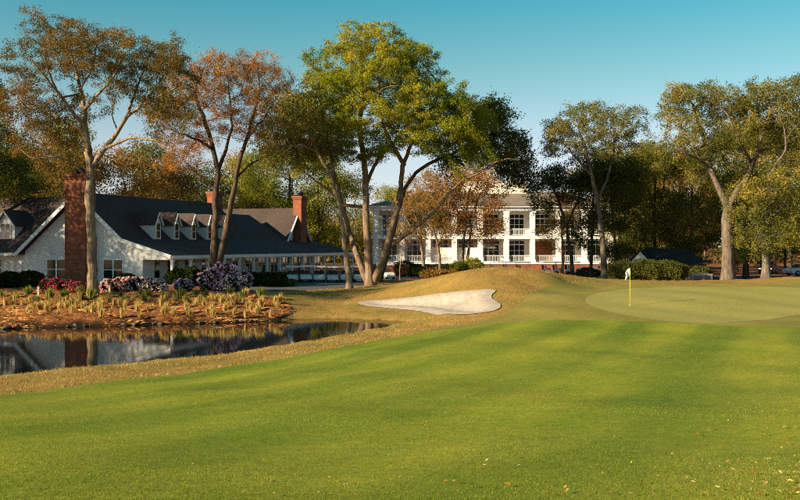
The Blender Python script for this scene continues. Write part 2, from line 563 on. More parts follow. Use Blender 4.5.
def sheet(name, poly, lift, step, mat, jag=0.0, fn=None, crop=None):
    """a sheet draped on the ground inside an outline"""
    poly = resample(poly, step)
    if jag:
        poly = [(p[0]+rp.uniform(-jag, jag), p[1]+rp.uniform(-jag, jag)) for p in poly]
    A = np.array(poly)
    gx = np.arange(A[:,0].min(), A[:,0].max(), step); gy = np.arange(A[:,1].min(), A[:,1].max(), step)
    G = np.stack(np.meshgrid(gx, gy), -1).reshape(-1, 2)
    G += RNG.uniform(-0.12, 0.12, G.shape) * step
    sd = seg_dist(G[:,0], G[:,1], poly)
    G = G[sd < -0.45*step]
    co = [Vector(p) for p in poly] + [Vector(p) for p in G]
    n = len(poly)
    r = delaunay_2d_cdt(co, [(i, (i+1) % n) for i in range(n)], [], 1, 1e-5)
    V = np.array([tuple(v) for v in r[0]])
    z = hgt(V[:,0], V[:,1]) + lift
    sdv = seg_dist(V[:,0], V[:,1], poly)
    at = {'mud': np.zeros(len(V))}
    if fn is not None:
        z, at = fn(V, z, sdv)
    me = bpy.data.meshes.new(name)
    me.from_pydata(np.column_stack([V, z]).tolist(), [], [list(f) for f in r[2]])
    for k, a in at.items():
        t = me.attributes.new(k, 'FLOAT', 'POINT'); t.data.foreach_set('value', a.astype(np.float32))
    me.polygons.foreach_set('use_smooth', np.ones(len(me.polygons), bool))
    me.update()
    up = sum(p.normal.z for p in list(me.polygons)[:50])
    if up < 0: me.flip_normals()
    o = link_mesh(name, me, mat)
    o['kind'] = 'structure'
    return o

# the ground: one sheet to the horizon, dense where the photograph looks
def axis_lines(a, b, step, far0, far1):
    l = list(np.arange(a, b + 1e-6, step))
    s = step; x = a
    while x > far0: s *= 1.35; x -= s; l.insert(0, x)
    s = step; x = b
    while x < far1: s *= 1.35; x += s; l.append(x)
    return np.array(l)
gx = axis_lines(-44, 44, 0.38, -1800, 1800)
gy = axis_lines(2, 100, 0.38, -400, 2500)
GX, GY = np.meshgrid(gx, gy)
gxx, gyy = GX.ravel(), GY.ravel()
GZ = hgt(gxx, gyy)
sink = np.zeros(len(gxx)); near = np.full(len(gxx), 1e9)
for poly in (FAIR, FRINGE, GREEN, SAND, BED, PATH):
    _sd = seg_dist(gxx, gyy, poly); near = np.minimum(near, _sd)
    sink = np.maximum(sink, sstep(0.45, 0.95, -_sd) * (0.5 if poly is SAND else 0.08))
lump = 0.035*RNG.normal(size=len(gxx)) * (gyy > 20) * (np.abs(gxx) < 60)      # tufty rough
GZ = GZ - sink + lump * (near > 0.5)
straw = sstep(-2.0, 3.0, gyy - np.where(gxx > 3, 74.5, np.where(gxx > -4, 92.0, 84.0)))
straw = np.maximum(straw, sstep(66, 70, gyy) * (gxx < -10))
mud = 1 - sstep(-0.05, 0.02, GZ - WZ)
nx, ny = len(gx), len(gy)
ii = (np.arange(ny-1)[:, None]*nx + np.arange(nx-1)[None, :]).ravel()
ff = np.stack([ii, ii+1, ii+nx+1, ii+nx], 1).ravel()
me = np_mesh('ground', np.column_stack([gxx, gyy, GZ]), ff, 4, {'straw': straw, 'mud': mud}, True)
tag(link_mesh('ground', me, MAT['ground']), 'golden rough and pine straw ground around the golf hole', kind='structure')

tag(sheet('fairway', FAIR, 0.022, 0.5, MAT['fairway'], 0.05), 'mown green fairway filling the foreground')
tag(sheet('fringe', FRINGE, 0.010, 0.5, MAT['fringe'], 0.05), 'olive mown apron around the putting green')
tag(sheet('putting_green', GREEN, 0.017, 0.5, MAT['green'], 0.02), 'pale smooth putting green around the flag')
def _sand(V, z, sd):
    z = z - 0.30*sstep(0.5, 1.7, -sd) + 0.010*RNG.normal(size=len(V))*(sd < -.4) + 0.01
    return z, {'mud': np.zeros(len(V))}
tag(sheet('sand_bunker', SAND, 0.03, 0.3, MAT['sand'], 0.03, _sand), 'pale sand bunker below the grassy mound')
def _bed(V, z, sd):
    e = sstep(0.0, 0.7, -sd)
    x, y = V[:,0], V[:,1]
    z = z + e*(0.07*np.sin(y*3.3+0.8*np.sin(x*0.9)) + 0.05*np.sin(x*2.3+y*1.7) + 0.05*RNG.normal(size=len(V)) + 0.05)
    m = 1 - sstep(0.10, 0.42, z - WZ + 0.07*np.sin(x*2.2) + 0.05*np.sin(x*5.3))
    return z, {'mud': m}
tag(sheet('pine_straw_bed', BED, 0.02, 0.30, MAT['bed'], 0.05, _bed), 'orange pine straw planting bed along the far pond bank')
tag(sheet('cart_path', PATH, 0.02, 0.8, MAT['asphalt']), 'grey asphalt cart path in front of the parked carts')

wv = [(p[0], p[1]) for p in POND]
A = np.array(wv); cen = A.mean(0)
o = MB()
# water sheet a little wider than the outline; the banks cut it
outl = [tuple(np.array(p) + (np.array(p)-cen)/np.linalg.norm(np.array(p)-cen)*0.5) for p in wv]
me = bpy.data.meshes.new('pond_water')
r = delaunay_2d_cdt([Vector(p) for p in outl], [(i, (i+1) % len(outl)) for i in range(len(outl))], [], 1, 1e-5)
me.from_pydata([(v[0], v[1], WZ) for v in r[0]], [], [list(f) for f in r[2]])
me.update()
if me.polygons[0].normal.z < 0: me.flip_normals()
tag(link_mesh('pond_water', me, MAT['water']), 'dark still pond water mirroring the house', kind='structure')
# ------------------------------------------------------------------ trees
LEAF = {
 'rust':   leaf_mat('leaves_rust',   [(0.0,(0.060,0.060,0.014)),(0.4,(0.115,0.090,0.022)),(0.68,(0.19,0.115,0.030)),(1.0,(0.34,0.175,0.042))], 0.30, 0.25, 0.5),
 'russet': leaf_mat('leaves_russet', [(0.0,(0.11,0.068,0.018)),(0.4,(0.26,0.120,0.030)),(0.7,(0.42,0.185,0.042)),(1.0,(0.50,0.26,0.06))], 0.28, 0.25, 0.5),
 'gold':   leaf_mat('leaves_gold',   [(0.0,(0.060,0.090,0.010)),(0.35,(0.16,0.195,0.016)),(0.65,(0.30,0.285,0.024)),(1.0,(0.50,0.38,0.04))], 0.24, 0.3, 0.45),
 'olive':  leaf_mat('leaves_olive',  [(0.0,(0.040,0.056,0.012)),(0.4,(0.105,0.112,0.021)),(0.7,(0.215,0.180,0.034)),(1.0,(0.42,0.28,0.055))], 0.25, 0.28, 0.5),
 'dark':   leaf_mat('leaves_dark',   [(0.0,(0.034,0.050,0.014)),(0.5,(0.080,0.096,0.022)),(1.0,(0.22,0.18,0.040))], 0.15, 0.25),
 'orange': leaf_mat('leaves_orange', [(0.0,(0.10,0.082,0.018)),(0.4,(0.22,0.130,0.030)),(0.7,(0.36,0.19,0.045)),(1.0,(0.50,0.29,0.08))], 0.2, 0.35),
 'lime':   leaf_mat('leaves_lime',   [(0.0,(0.08,0.10,0.010)),(0.4,(0.20,0.215,0.020)),(0.7,(0.36,0.32,0.034)),(1.0,(0.52,0.38,0.055))], 0.12, 0.4),
 'shrub':  leaf_mat('leaves_shrub',  [(0.0,(0.012,0.022,0.007)),(0.5,(0.030,0.045,0.012)),(1.0,(0.065,0.075,0.02))], 0.5, 0.2),
}

def catmull(pts, step):
    pts = [np.asarray(p, float) for p in pts]
    if len(pts) < 3:
        k = max(2, int(np.linalg.norm(pts[-1]-pts[0])/step)+1)
        return [pts[0]+(pts[-1]-pts[0])*i/(k-1) for i in range(k)]
    q = [2*pts[0]-pts[1]] + pts + [2*pts[-1]-pts[-2]]
    out = []
    for i in range(1, len(q)-2):
        a, b, c, d = q[i-1], q[i], q[i+1], q[i+2]
        k = max(1, int(np.linalg.norm(c-b)/step))
        for j in range(k):
            t = j/k
            out.append(0.5*((2*b)+(c-a)*t+(2*a-5*b+4*c-d)*t*t+(3*b-a-3*c+d)*t**3))
    out.append(pts[-1])
    return out

def leaf_mesh(name, centres, rng, L, W, up=0.5, var=None):
    """one diamond-shaped leaf per centre"""
    n = len(centres)
    nrm = rng.normal(size=(n,3)); nrm[:,2] += up
    nrm /= np.linalg.norm(nrm, axis=1, keepdims=True)
    r = rng.normal(size=(n,3))
    a = np.cross(nrm, r); a /= np.linalg.norm(a, axis=1, keepdims=True) + 1e-9
    b = np.cross(nrm, a)
    l = (L*rng.uniform(0.6, 1.3, n))[:,None]; w = (W*rng.uniform(0.6, 1.3, n))[:,None]
    V = np.stack([centres-a*l/2, centres+b*w/2-a*l*0.08, centres+a*l/2, centres-b*w/2-a*l*0.08], 1).reshape(-1,3)
    if var is None: var = rng.random(n)
    return np_mesh(name, V, np.arange(4*n), 4, {'var': np.repeat(var, 4)})

LEAFX = 4.0
TIPR = 0.0205
def build_tree(name, limbs, blobs, bark, leaf, seed, grow_from=0.35, nleaf=10, L=0.20, W=0.10, spread=0.32, step=0.45, clump_r=1.1, per_clump=7, flare=1.5, cdens=1.0):
    """limbs: [(points, radius at start, radius at end)], the first one the trunk; blobs: [(centre, radii, clumps)].
       Twigs grow from the limbs towards points spread through the blobs (space colonisation); leaves sit on the twigs."""
    rng = np.random.default_rng(seed)
    base = np.array(limbs[0][0][0], float)
    pos = []; par = []; rmin = []; src = []
    for li, (pts, r0, r1) in enumerate(limbs):
        c = catmull(pts, step)
        m = len(c)
        for k, p in enumerate(c):
            t = k/max(1, m-1)
            q = np.array(p, float)
            if 0 < k: q = q + rng.normal(size=3)*0.035*min(1, 3*t)
            r = r0 + (r1-r0)*t**0.8
            if li == 0: r *= 1 + (flare-1)*max(0, 1-(k*step)/1.3)**2
            if k == 0:
                if li == 0: pr = -1
                else:
                    A = np.array(pos); pr = int(np.argmin(((A-q)**2).sum(1)))
            else: pr = len(pos)-1
            pos.append(q); par.append(pr); rmin.append(r); src.append(li)
    n_limb = len(pos)
    att = []
    for (c, rad, k) in blobs:
        k = max(3, int(k*cdens))
        u = rng.normal(size=(k,3)); u /= np.linalg.norm(u, axis=1, keepdims=True)
        u *= (rng.random((k,1))**(1/2.4))
        cc = np.asarray(c) + u*np.asarray(rad)
        for q in cc:
            att.append(q + rng.normal(size=(per_clump,3))*clump_r*np.array((0.55,0.55,0.38)))
    att = np.vstack(att)
    zlo = base[2] + grow_from*(att[:,2].max()-base[2])
    PA = np.array(pos)
    ok = np.array([i for i in range(n_limb) if PA[i,2] > zlo or src[i] > 0])
    bd = np.full(len(att), 1e9); bi = np.zeros(len(att), int)
    def upd(idx):
        nonlocal bd, bi
        Q = np.array([pos[i] for i in idx])
        d2 = ((att[:,None,:]-Q[None,:,:])**2).sum(-1)
        k = d2.argmin(1); m = d2[np.arange(len(att)), k]
        w = m < bd
        bd = np.where(w, m, bd); bi = np.where(w, np.asarray(idx)[k], bi)
    upd(ok)
    live = np.ones(len(att), bool)
    kill = (step*1.1)**2
    for it in range(90):
        live &= bd > kill
        if not live.any(): break
        new = []
        ids = bi[live]; dirs = att[live] - np.array([pos[i] for i in ids])
        dirs /= np.linalg.norm(dirs, axis=1, keepdims=True) + 1e-9
        for i in np.unique(ids):
            d = dirs[ids == i].mean(0)
            # keep some of the parent's heading so that twigs curve
            pp = par[i]
            if pp >= 0:
                h = pos[i]-pos[pp]; h = h/(np.linalg.norm(h)+1e-9); d = d + 0.35*h
            d = d + rng.normal(size=3)*0.16
            d /= np.linalg.norm(d)+1e-9
            pos.append(pos[i]+d*step); par.append(int(i)); rmin.append(0.0); src.append(-1)
            new.append(len(pos)-1)
        upd(new)
        if len(pos) > 9000: break
    N = len(pos)
    acc = np.zeros(N); kids = [[] for _ in range(N)]
    for i in range(N-1, 0, -1):
        if par[i] >= 0: kids[par[i]].append(i)
    rad = np.zeros(N)
    E = 2.25
    for i in range(N-1, -1, -1):
        if acc[i] == 0: acc[i] = 0.013**E
        rad[i] = max(acc[i]**(1/E), rmin[i]) if src[i] >= 0 else acc[i]**(1/E)
        if par[i] >= 0: acc[par[i]] += acc[i]
    for i in range(N):                                # grown limbs never thicker than what bears them
        if src[i] < 0: rad[i] = min(rad[i], rad[par[i]]*0.92)
        else: rad[i] = min(rad[i], rmin[i]*1.35)
    PA = np.array(pos) - base
    trunk, twig = MB(), MB()
    stack = [(0, -1)]
    while stack:
        s, p = stack.pop()
        ch = [s]; cur = s
        while kids[cur]:
            ks = kids[cur]
            same = [k for k in ks if src[k] == src[cur] and src[k] >= 0]
            mk = same[0] if same else max(ks, key=lambda k: rad[k])
            for k in ks:
                if k != mk: stack.append((k, cur))
            ch.append(mk); cur = mk
        pts = [PA[i] for i in ch]; rs = [rad[i] for i in ch]
        if p >= 0:
            pts.insert(0, PA[p]); rs.insert(0, rs[0])
        if len(pts) < 2: continue
        R = rs[0]
        big = src[s] >= 0
        (trunk if big else twig).tube(pts, rs, 10 if R > 0.25 else 6 if R > 0.07 else 4 if R > 0.03 else 3, caps=R > 0.1)
    root = empty(name, base)
    trunk.build('trunk', bark, root)
    if twig.v: twig.build('branches', bark, root)['kind'] = 'stuff'
    nleaf = int(nleaf*LEAFX)
    tips = np.array([i for i in range(n_limb, N) if rad[i] < TIPR])
    if len(tips):
        C = np.repeat(PA[tips], nleaf, 0) + rng.normal(size=(len(tips)*nleaf, 3))*spread*np.array((1,1,0.75))
        v = np.repeat(rng.random(len(tips)), nleaf)*0.5 + rng.random(len(C))*0.5
        link_mesh('crown', leaf_mesh('crown', C, rng, L, W, 0.5, v), leaf, root)
    return root

def px_tree(name, label, d, limbs, blobs, bark, leaf, seed, group=None, cat='tree', **kw):
    """limbs and blobs in photo pixels at distance d: points (px, py[, depth offset]); blobs (px, py, rx, ry, depth offset, depth radius, clumps)"""
    k = d/F
    LM = []
    for li, (pts, r0, r1) in enumerate(limbs):
        w = []
        for j, p in enumerate(pts):
            off = p[2] if len(p) > 2 else 0.0
            # image plane position kept while the limb reaches nearer or farther
            q = P(p[0], p[1], d + off)
            w.append(q)
        if li == 0:
            w[0][2] = h1(w[0][0], w[0][1]) - 0.25
        LM.append((w, r0*k, r1*k))
    BL = [(P(b[0], b[1], d+b[4]), (b[2]*k, b[5], b[3]*k), b[6]) for b in blobs]
    r = build_tree(name, LM, BL, MAT[bark], LEAF[leaf], seed, **kw)
    return tag(r, label, cat, group)

# the tall oak on the pine straw bed
px_tree('oak_tree', 'tall rusty-leaved oak rising from the pine straw bed in front of the brick chimney', 66,
  [([(93,297),(92,262),(91,225),(90,195),(91,172),(89,152)], 5.3, 4.0),
   ([(89,152),(85,128),(84,108),(79,82,1),(70,52,2)], 3.6, 1.0),
   ([(85,128),(70,108,-1),(52,86,-2),(30,58,-3)], 2.3, 0.7),
   ([(84,130),(62,121,1),(40,108,2),(16,97,3)], 2.0, 0.7),
   ([(92,166),(104,150),(117,133),(127,117),(145,104,-1),(168,92,-2)], 3.2, 0.9),
   ([(127,117),(135,92,1),(143,70,2),(152,48,2)], 1.8, 0.6),
   ([(106,148),(128,139,-1),(150,139,-2),(168,148,-3)], 1.7, 0.7),
   ([(84,110),(100,92,-1),(115,75,-2),(124,50,-2)], 2.0, 0.6),
   ([(90,182),(78,168,-1),(60,158,-2),(36,158,-3)], 1.6, 0.7),
   ([(88,150),(70,140,2),(50,136,3)], 1.2, 0.5),
   ([(80,90),(92,68,1),(96,45,1)], 1.0, 0.4), ([(60,98),(48,70,-2),(44,45,-2)], 1.0, 0.4), ([(118,132),(112,112,2),(118,90,3)], 1.0, 0.4), ([(145,104),(160,80,1),(176,62,1)], 0.9, 0.4)],
  [(62,42,42,24,1,4,46),(30,70,22,26,-1,3,26),(92,60,34,28,0,4,44),(135,58,30,24,0,4,36),(170,68,24,24,-1,3,26),(178,95,16,16,-1,3,14),
   (150,95,20,16,1,3,12),(25,108,24,20,0,3,26),(50,130,28,22,1,3,30),(75,115,18,22,2,3,12),(110,92,22,12,-2,3,10),(165,112,22,18,-2,3,16),(35,150,24,12,-1,2,12),(160,60,25,20,2,3,14)],
  'bark_pale', 'rust', 3, nleaf=17, L=0.125, W=0.065, spread=0.19, clump_r=0.75, per_clump=9)

# the pair-stemmed tree before the porch
px_tree('oak_tree', 'twin-stemmed russet tree standing between the dormers and the purple azalea', 78,
  [([(214,284),(214,255),(215,225),(216,195),(217,170),(212,145),(204,120),(196,98)], 4.6, 1.6),
   ([(217,272),(223,245),(229,215),(234,188),(240,160),(250,128),(258,95)], 3.9, 1.2),
   ([(217,172),(226,150,1),(232,125,2),(230,95,2)], 2.2, 0.8),
   ([(214,150),(198,140,-1),(180,133,-2),(166,128,-2)], 1.7, 0.6),
   ([(236,178),(248,166,1),(262,158,2),(276,152,3)], 1.7, 0.6),
   ([(216,190),(203,178,1),(190,170,2)], 1.2, 0.5),
   ([(246,140),(262,120,-1),(276,100,-2)], 1.5, 0.6)],
  [(200,85,30,22,0,4,36),(236,78,30,22,1,4,38),(268,85,24,22,0,4,28),(170,112,24,18,-1,3,24),(215,115,30,22,1,4,26),(255,118,30,22,0,4,28),
   (282,112,18,20,0,3,18),(190,145,26,16,1,3,22),(178,165,16,10,0,2,8),(275,140,22,16,2,3,14),(240,62,40,10,0,3,16)],
  'bark_dark', 'russet', 8, nleaf=17, L=0.125, W=0.06, spread=0.20, clump_r=0.8, per_clump=9)

# the great oak in the middle
px_tree('oak_tree', 'great golden-green oak with several stems in the middle, long limb arching right', 82,
  [([(370,287),(369,262),(367,230),(366,195),(364,160),(360,130),(362,100),(366,70)], 5.0, 1.8),
   ([(366,280),(357,255,1),(349,232,2),(343,208,2),(336,180,2),(330,150,1),(322,115,1),(318,85,0)], 3.6, 1.1),
   ([(374,282),(384,256,-1),(391,232,-1),(398,205,-1),(401,182,0),(405,160,0),(418,132,0),(432,110,1),(440,88,1)], 4.0, 1.1),
   ([(385,250),(402,238,-2),(425,220,-3),(440,205,-3),(456,186,-3),(474,175,-3),(494,166,-3)], 2.1, 0.7),
   ([(404,165),(390,140,-2),(380,112,-3),(378,80,-3)], 2.4, 0.8),
   ([(366,185),(378,160,2),(396,140,3),(412,115,4)], 2.2, 0.8),
   ([(343,205),(328,190,-1),(312,178,-2),(296,168,-2)], 1.7, 0.6),
   ([(420,130),(446,118,1),(468,120,2),(492,132,2)], 2.0, 0.8),
   ([(474,175),(500,160,-4),(518,160,-4)], 1.1, 0.5)],
  [(372,50,42,22,0,5,62),(338,72,32,26,0,5,50),(410,70,34,24,0,5,54),(370,88,50,24,-2,5,66),(440,105,34,26,-1,5,50),(325,105,34,24,0,5,48),(300,130,26,22,0,4,34),
   (352,125,40,22,-3,4,52),(400,120,36,22,-2,5,48),(432,136,36,18,-2,5,40),(468,120,26,24,1,4,34),(330,150,30,16,-1,4,26),(425,98,26,20,-2,4,34),(452,122,26,22,-2,4,34),(385,70,30,20,-3,4,24),(372,150,24,12,-2,4,18),(300,160,22,14,-1,3,20)],
  'bark_warm', 'gold', 5, nleaf=20, L=0.15, W=0.085, spread=0.20, clump_r=0.62, cdens=1.1, per_clump=8)

# dark evergreen crown at the oak's right shoulder: its own stem behind the oak
px_tree('live_oak_tree', 'dark green live oak crown leaning out right of the golden oak', 90,
  [([(378,284),(387,255),(394,228),(401,200),(410,180),(428,164),(452,154)], 3.0, 1.5),
   ([(440,158),(468,156,-1),(492,160,-1),(514,166,-1)], 1.3, 0.5),
   ([(452,154),(472,142,0),(486,126,0)], 1.2, 0.5)],
  [(490,122,20,20,0,3.5,34),(500,148,24,18,0,3.5,40),(518,165,16,16,0,3,26),(470,140,22,16,0,3.5,26),(524,180,10,10,0,2,10),(450,160,16,12,0,3,10)],
  'bark_dark', 'dark', 6, nleaf=13, L=0.22, W=0.12, spread=0.34, clump_r=0.9)

px_tree('oak_tree', 'slender pale-trunked tree leaning left beside the parked golf carts', 77,
  [([(350,289.5),(347,262),(343,232),(338,202),(331,178),(322,160),(313,142),(306,125)], 3.4, 1.2),
   ([(331,178),(335,160,1),(336,142,2)], 1.6, 0.7), ([(318,152),(302,146,-1),(286,146,-2)], 1.4, 0.5)],
  [(300,125,22,22,-1,3.5,30),(280,150,18,16,-1,3,20),(325,138,22,16,0,3,20),(290,105,16,16,0,3,14)],
  'bark_pale', 'olive', 12, nleaf=9, L=0.19, W=0.10, spread=0.36)

# orange trees before the white building
for (bx, d, lim, blo, sd, lab) in [
  (418,112,[([(424,272),(423,258),(421,245),(419,228),(414,210)],2.0,0.9),([(420,240),(412,228,0),(404,215,1)],0.9,0.4),([(419,228),(428,210,-1),(436,195,-1)],1.0,0.4)],
      [(412,200,18,20,0,3,28),(430,188,18,18,0,3,26),(402,225,14,14,0,2.5,14),(424,228,16,14,0,2.5,14)],21,'orange-leaved small tree at the left of the white building, behind the arching limb'),
  (440,110,[([(441,271),(439,256),(437,240),(430,225),(426,212)],1.8,0.8),([(438,245),(446,225,0),(450,200,1)],1.1,0.4)],
      [(440,200,20,20,0,3,30),(452,180,20,14,0,3,20),(445,228,14,14,0,2.5,12)],22,'orange-leaved small tree with kinked trunk before the white building'),
  (464,112,[([(462,270),(463,250),(465,230),(466,212),(470,190)],1.9,0.8),([(467,268),(469,245,0),(472,222,0),(478,200,0)],1.7,0.6),([(465,225),(456,208,0),(448,195,1)],0.9,0.4)],
      [(472,190,26,18,0,3,40),(488,208,16,18,0,3,22),(458,215,18,16,0,3,18),(482,172,20,10,0,3,18),(478,232,20,12,0,2.5,18),(495,228,10,14,0,2,10)],23,'twin-trunked orange-brown tree before the columns of the white building'),
  (548,118,[([(562,272),(563,255),(562,235),(560,215)],1.4,0.7)],
      [(556,225,16,16,0,3,26),(566,205,14,14,0,3,18),(552,245,10,8,0,2,6)],24,'low orange-leaved tree before the right bays of the white building')]:
    px_tree('orange_tree', lab, d, lim, blo, 'bark_warm', 'orange' if sd != 23 else 'russet', sd, 'orange trees before the white building', nleaf=7, L=0.22, W=0.11, spread=0.34, clump_r=0.9)

# the right-hand group
px_tree('oak_tree', 'tall grey-trunked oak just right of the white building, nearest the flag', 86,
  [([(604,284),(604,262),(602,235),(598,205),(594,185),(588,160),(582,138)], 3.4, 1.5),
   ([(597,200),(606,182,1),(612,162,2),(616,140,2)], 1.8, 0.7),([(591,175),(578,160,-1),(566,146,-2)], 1.4, 0.6)],
  [(572,128,26,20,0,4,44),(604,125,24,18,0,4,38),(556,140,16,16,0,3,22),(590,150,28,14,0,4,24),(625,140,20,20,1,4,24),(588,112,26,8,0,3,18),(632,118,14,12,0,3,10)],
  'bark_grey_shaded', 'olive', 31, nleaf=12, L=0.15, W=0.08, spread=0.20, clump_r=0.65, cdens=1.2, per_clump=8)
px_tree('live_oak_tree', 'dark leaning live oak before the right columns of the white building', 92,
  [([(573,282),(571,255),(566,228),(560,205),(552,185),(545,172)], 2.3, 0.9),
   ([(566,226),(576,205,1),(584,185,2)], 1.2, 0.5),([(560,205),(548,202,0),(538,204,0)], 0.8,0.4)],
  [(552,180,16,14,0,3,26),(572,190,18,16,0,3,28),(592,185,16,18,0,3,26),(545,205,10,6,0,2,8),(598,215,14,14,0,3,18),(610,195,14,20,0,3,20)],
  'bark_dark', 'dark', 32, nleaf=12, L=0.21, W=0.11, spread=0.34, clump_r=0.8)
px_tree('live_oak_tree', 'dark straight-stemmed tree at the right end of the white building', 94,
  [([(591,282),(591,260),(592,235),(593,210),(594,190)], 2.0, 0.9)],
  [(600,175,22,18,0,3,28),(588,235,12,12,0,2,10),(620,215,16,22,0,3,24),(625,175,18,20,0,3,24),(612,250,12,10,0,2,8)],
  'bark_dark', 'dark', 33, nleaf=12, L=0.21, W=0.11, spread=0.36, clump_r=0.9)
px_tree('oak_tree', 'slim reddish-trunked tree beside the clipped dark hedge', 98,
  [([(617,281),(616,258),(614,232),(612,205),(610,180)], 1.6, 0.8)],
  [(616,165,20,16,0,3,22),(632,190,14,16,0,3,16),(640,160,14,14,0,3,14)],
  'bark_warm', 'olive', 34, nleaf=10, L=0.21, W=0.11)
px_tree('oak_tree', 'massive forked oak with thick trunk right of the flag', 79,
  [([(728,284),(728,268),(727,245),(727,222),(728,205)], 6.2, 4.8),
   ([(727,206),(719,188),(711,170),(706,150,1),(700,126,2),(692,105,2)], 3.9, 1.0),
   ([(729,204),(738,190),(748,176),(755,158,-1),(762,136,-2),(770,112,-2)], 3.9, 1.0),
   ([(753,165),(744,150,-2),(736,135,-3),(728,115,-3)], 1.9, 0.7),
   ([(711,168),(698,160,-1),(684,152,-2),(672,140,-2)], 1.8, 0.7),
   ([(757,152),(768,148,1),(782,140,1)], 1.4, 0.6)],
  [(700,102,30,18,0,4,44),(675,108,18,20,0,3.5,26),(728,112,30,22,0,4,44),(760,105,24,24,0,4,36),(690,135,24,18,-1,4,28),(725,142,28,16,-1,4,26),(668,150,18,16,0,3,20),(700,165,22,16,2,4,24),
   (776,130,20,18,0,4,24),(745,130,18,14,-2,3,16),(735,180,24,12,4,3,16),(690,92,20,10,0,3,14)],
  'bark_grey_shaded', 'olive', 35, nleaf=12, L=0.15, W=0.08, spread=0.20, clump_r=0.65, cdens=1.2, per_clump=8)
px_tree('oak_tree', 'gold-lit oak with bright crooked limbs at the right edge', 77,
  [([(766,283),(766,262),(764,240),(763,225),(768,212),(774,196)], 4.4, 2.6),
   ([(768,214),(772,192,-1),(768,180,-1),(776,165,-2),(786,150,-2)], 2.2, 0.8),
   ([(766,225),(780,210,-1),(794,196,-1),(810,188,-2)], 2.0, 0.8),
   ([(774,196),(786,185,1),(800,172,1),(812,150,1)], 1.8, 0.7),([(764,232),(752,222,-2),(744,208,-2)], 1.1, 0.5)],
  [(772,95,22,16,0,3.5,26),(800,100,24,24,0,4,34),(790,130,24,20,0,4,30),(812,140,22,26,0,4,26),(750,205,18,22,-2,3,34),(778,190,22,18,-2,3,30),(800,205,20,20,-1,3,26),(756,235,16,18,-2,3,26),(782,230,18,16,-2,3,20),(800,170,20,20,0,3,20)],
  'bark_grey_shaded', 'olive', 36, nleaf=9, L=0.17, W=0.09, spread=0.25, clump_r=0.8)

# tree off the left edge whose boughs hang into the picture
px_tree('live_oak_tree', 'dark leafy tree at the left edge overhanging the house roof', 84,
  [([(-30,288),(-30,255),(-26,220),(-22,180),(-18,140)], 5.0, 2.0),([(-24,190),(-8,172,-1),(8,160,-1)], 1.8,0.7)],
  [(-10,120,20,26,0,4,30),(4,160,16,18,0,3,26),(-6,185,20,16,0,3,26),(12,185,14,10,1,3,14),(-25,90,24,20,0,4,20),(-30,150,20,24,0,4,20)],
  'bark_dark', 'dark', 41, nleaf=11, L=0.21, W=0.11)
# ------------------------------------------------------------------ trees of the wood behind, and those beyond the frame that shade the place
def proto(name, h, w, trunk_r, bark, leaf, seed, blobs=7, clumps=15, lean=0.0, nleaf=9, L=0.30, W=0.16, low=0.3):
    rng = random.Random(seed)
    limbs = [([(0,0,-0.3),(0.1*lean,0,h*0.2),(0.5*lean,0.1,h*0.45),(lean,0,h*0.7)], trunk_r, trunk_r*0.45)]
    bl = []
    for i in range(blobs):
        a = 2*math.pi*i/blobs + rng.uniform(-.3,.3); z = h*rng.uniform(low+0.12, 0.86)
        rr = w*0.5*rng.uniform(0.25, 0.72)
        c = (rr*math.cos(a)+lean, rr*math.sin(a), z)
        bl.append((c, (w*rng.uniform(.2,.32), w*rng.uniform(.2,.32), h*rng.uniform(.08,.14)), clumps))
        if i % 2 == 0:
            z0 = h*rng.uniform(0.3, 0.5)
            limbs.append(([(0.3*lean,0,z0),(c[0]*.5,c[1]*.5,(z0+c[2])*.5+0.4),c], trunk_r*0.4, trunk_r*0.14))
    bl.append(((lean,0,h*0.88), (w*.25,w*.25,h*.11), clumps+4))
    return build_tree(name, limbs, bl, MAT[bark], LEAF[leaf], seed, nleaf=nleaf, L=L, W=W, spread=0.5, step=0.6, clump_r=1.3, per_clump=6)

LEAFX = 2.4
TIPR = 0.03
PROTO = {
 'rust':   proto('wood_tree', 15, 11, 0.30, 'bark_warm', 'rust', 51),
 'orange': proto('wood_tree', 13, 10, 0.26, 'bark_warm', 'orange', 52),
 'lime':   proto('wood_tree', 17, 12, 0.34, 'bark_dark', 'lime', 53, blobs=9, clumps=20, low=0.1),
 'olive':  proto('wood_tree', 18, 12, 0.36, 'bark_dark', 'olive', 54, blobs=9, clumps=20, low=0.12),
 'dark':   proto('wood_tree', 17, 12, 0.36, 'bark_dark', 'dark', 55, blobs=10, clumps=22, low=0.08),
}
_used = set()
def wood(kind, px, d, top, width, label, group, rz=None, x=None, y=None, h=None, name='wood_tree'):
    """px: column, top: row of the crown's top, width: crown width in pixels"""
    p = PROTO[kind]
    o = p if kind not in _used else copy_tree(p)
    _used.add(kind)
    ph = {'rust':15,'orange':13,'lime':17,'olive':18,'dark':17}[kind]; pw = {'rust':11,'orange':10,'lime':12,'olive':12,'dark':12}[kind]
    if x is None:
        x, y = (px-400)/F*d, d
        z = h1(x, y)
        H = CZ-(top-HY)/F*d - z
        Wd = width*d/F
    else:
        z = h1(x, y); H, Wd = h, width
    o.location = (x, y, z)
    o.rotation_euler = (0, 0, random.uniform(0, 6.28) if rz is None else rz)
    s = Wd/(pw*1.12)
    o.scale = (s, s, H/(ph*0.99))
    return tag(o, label, 'tree', group)

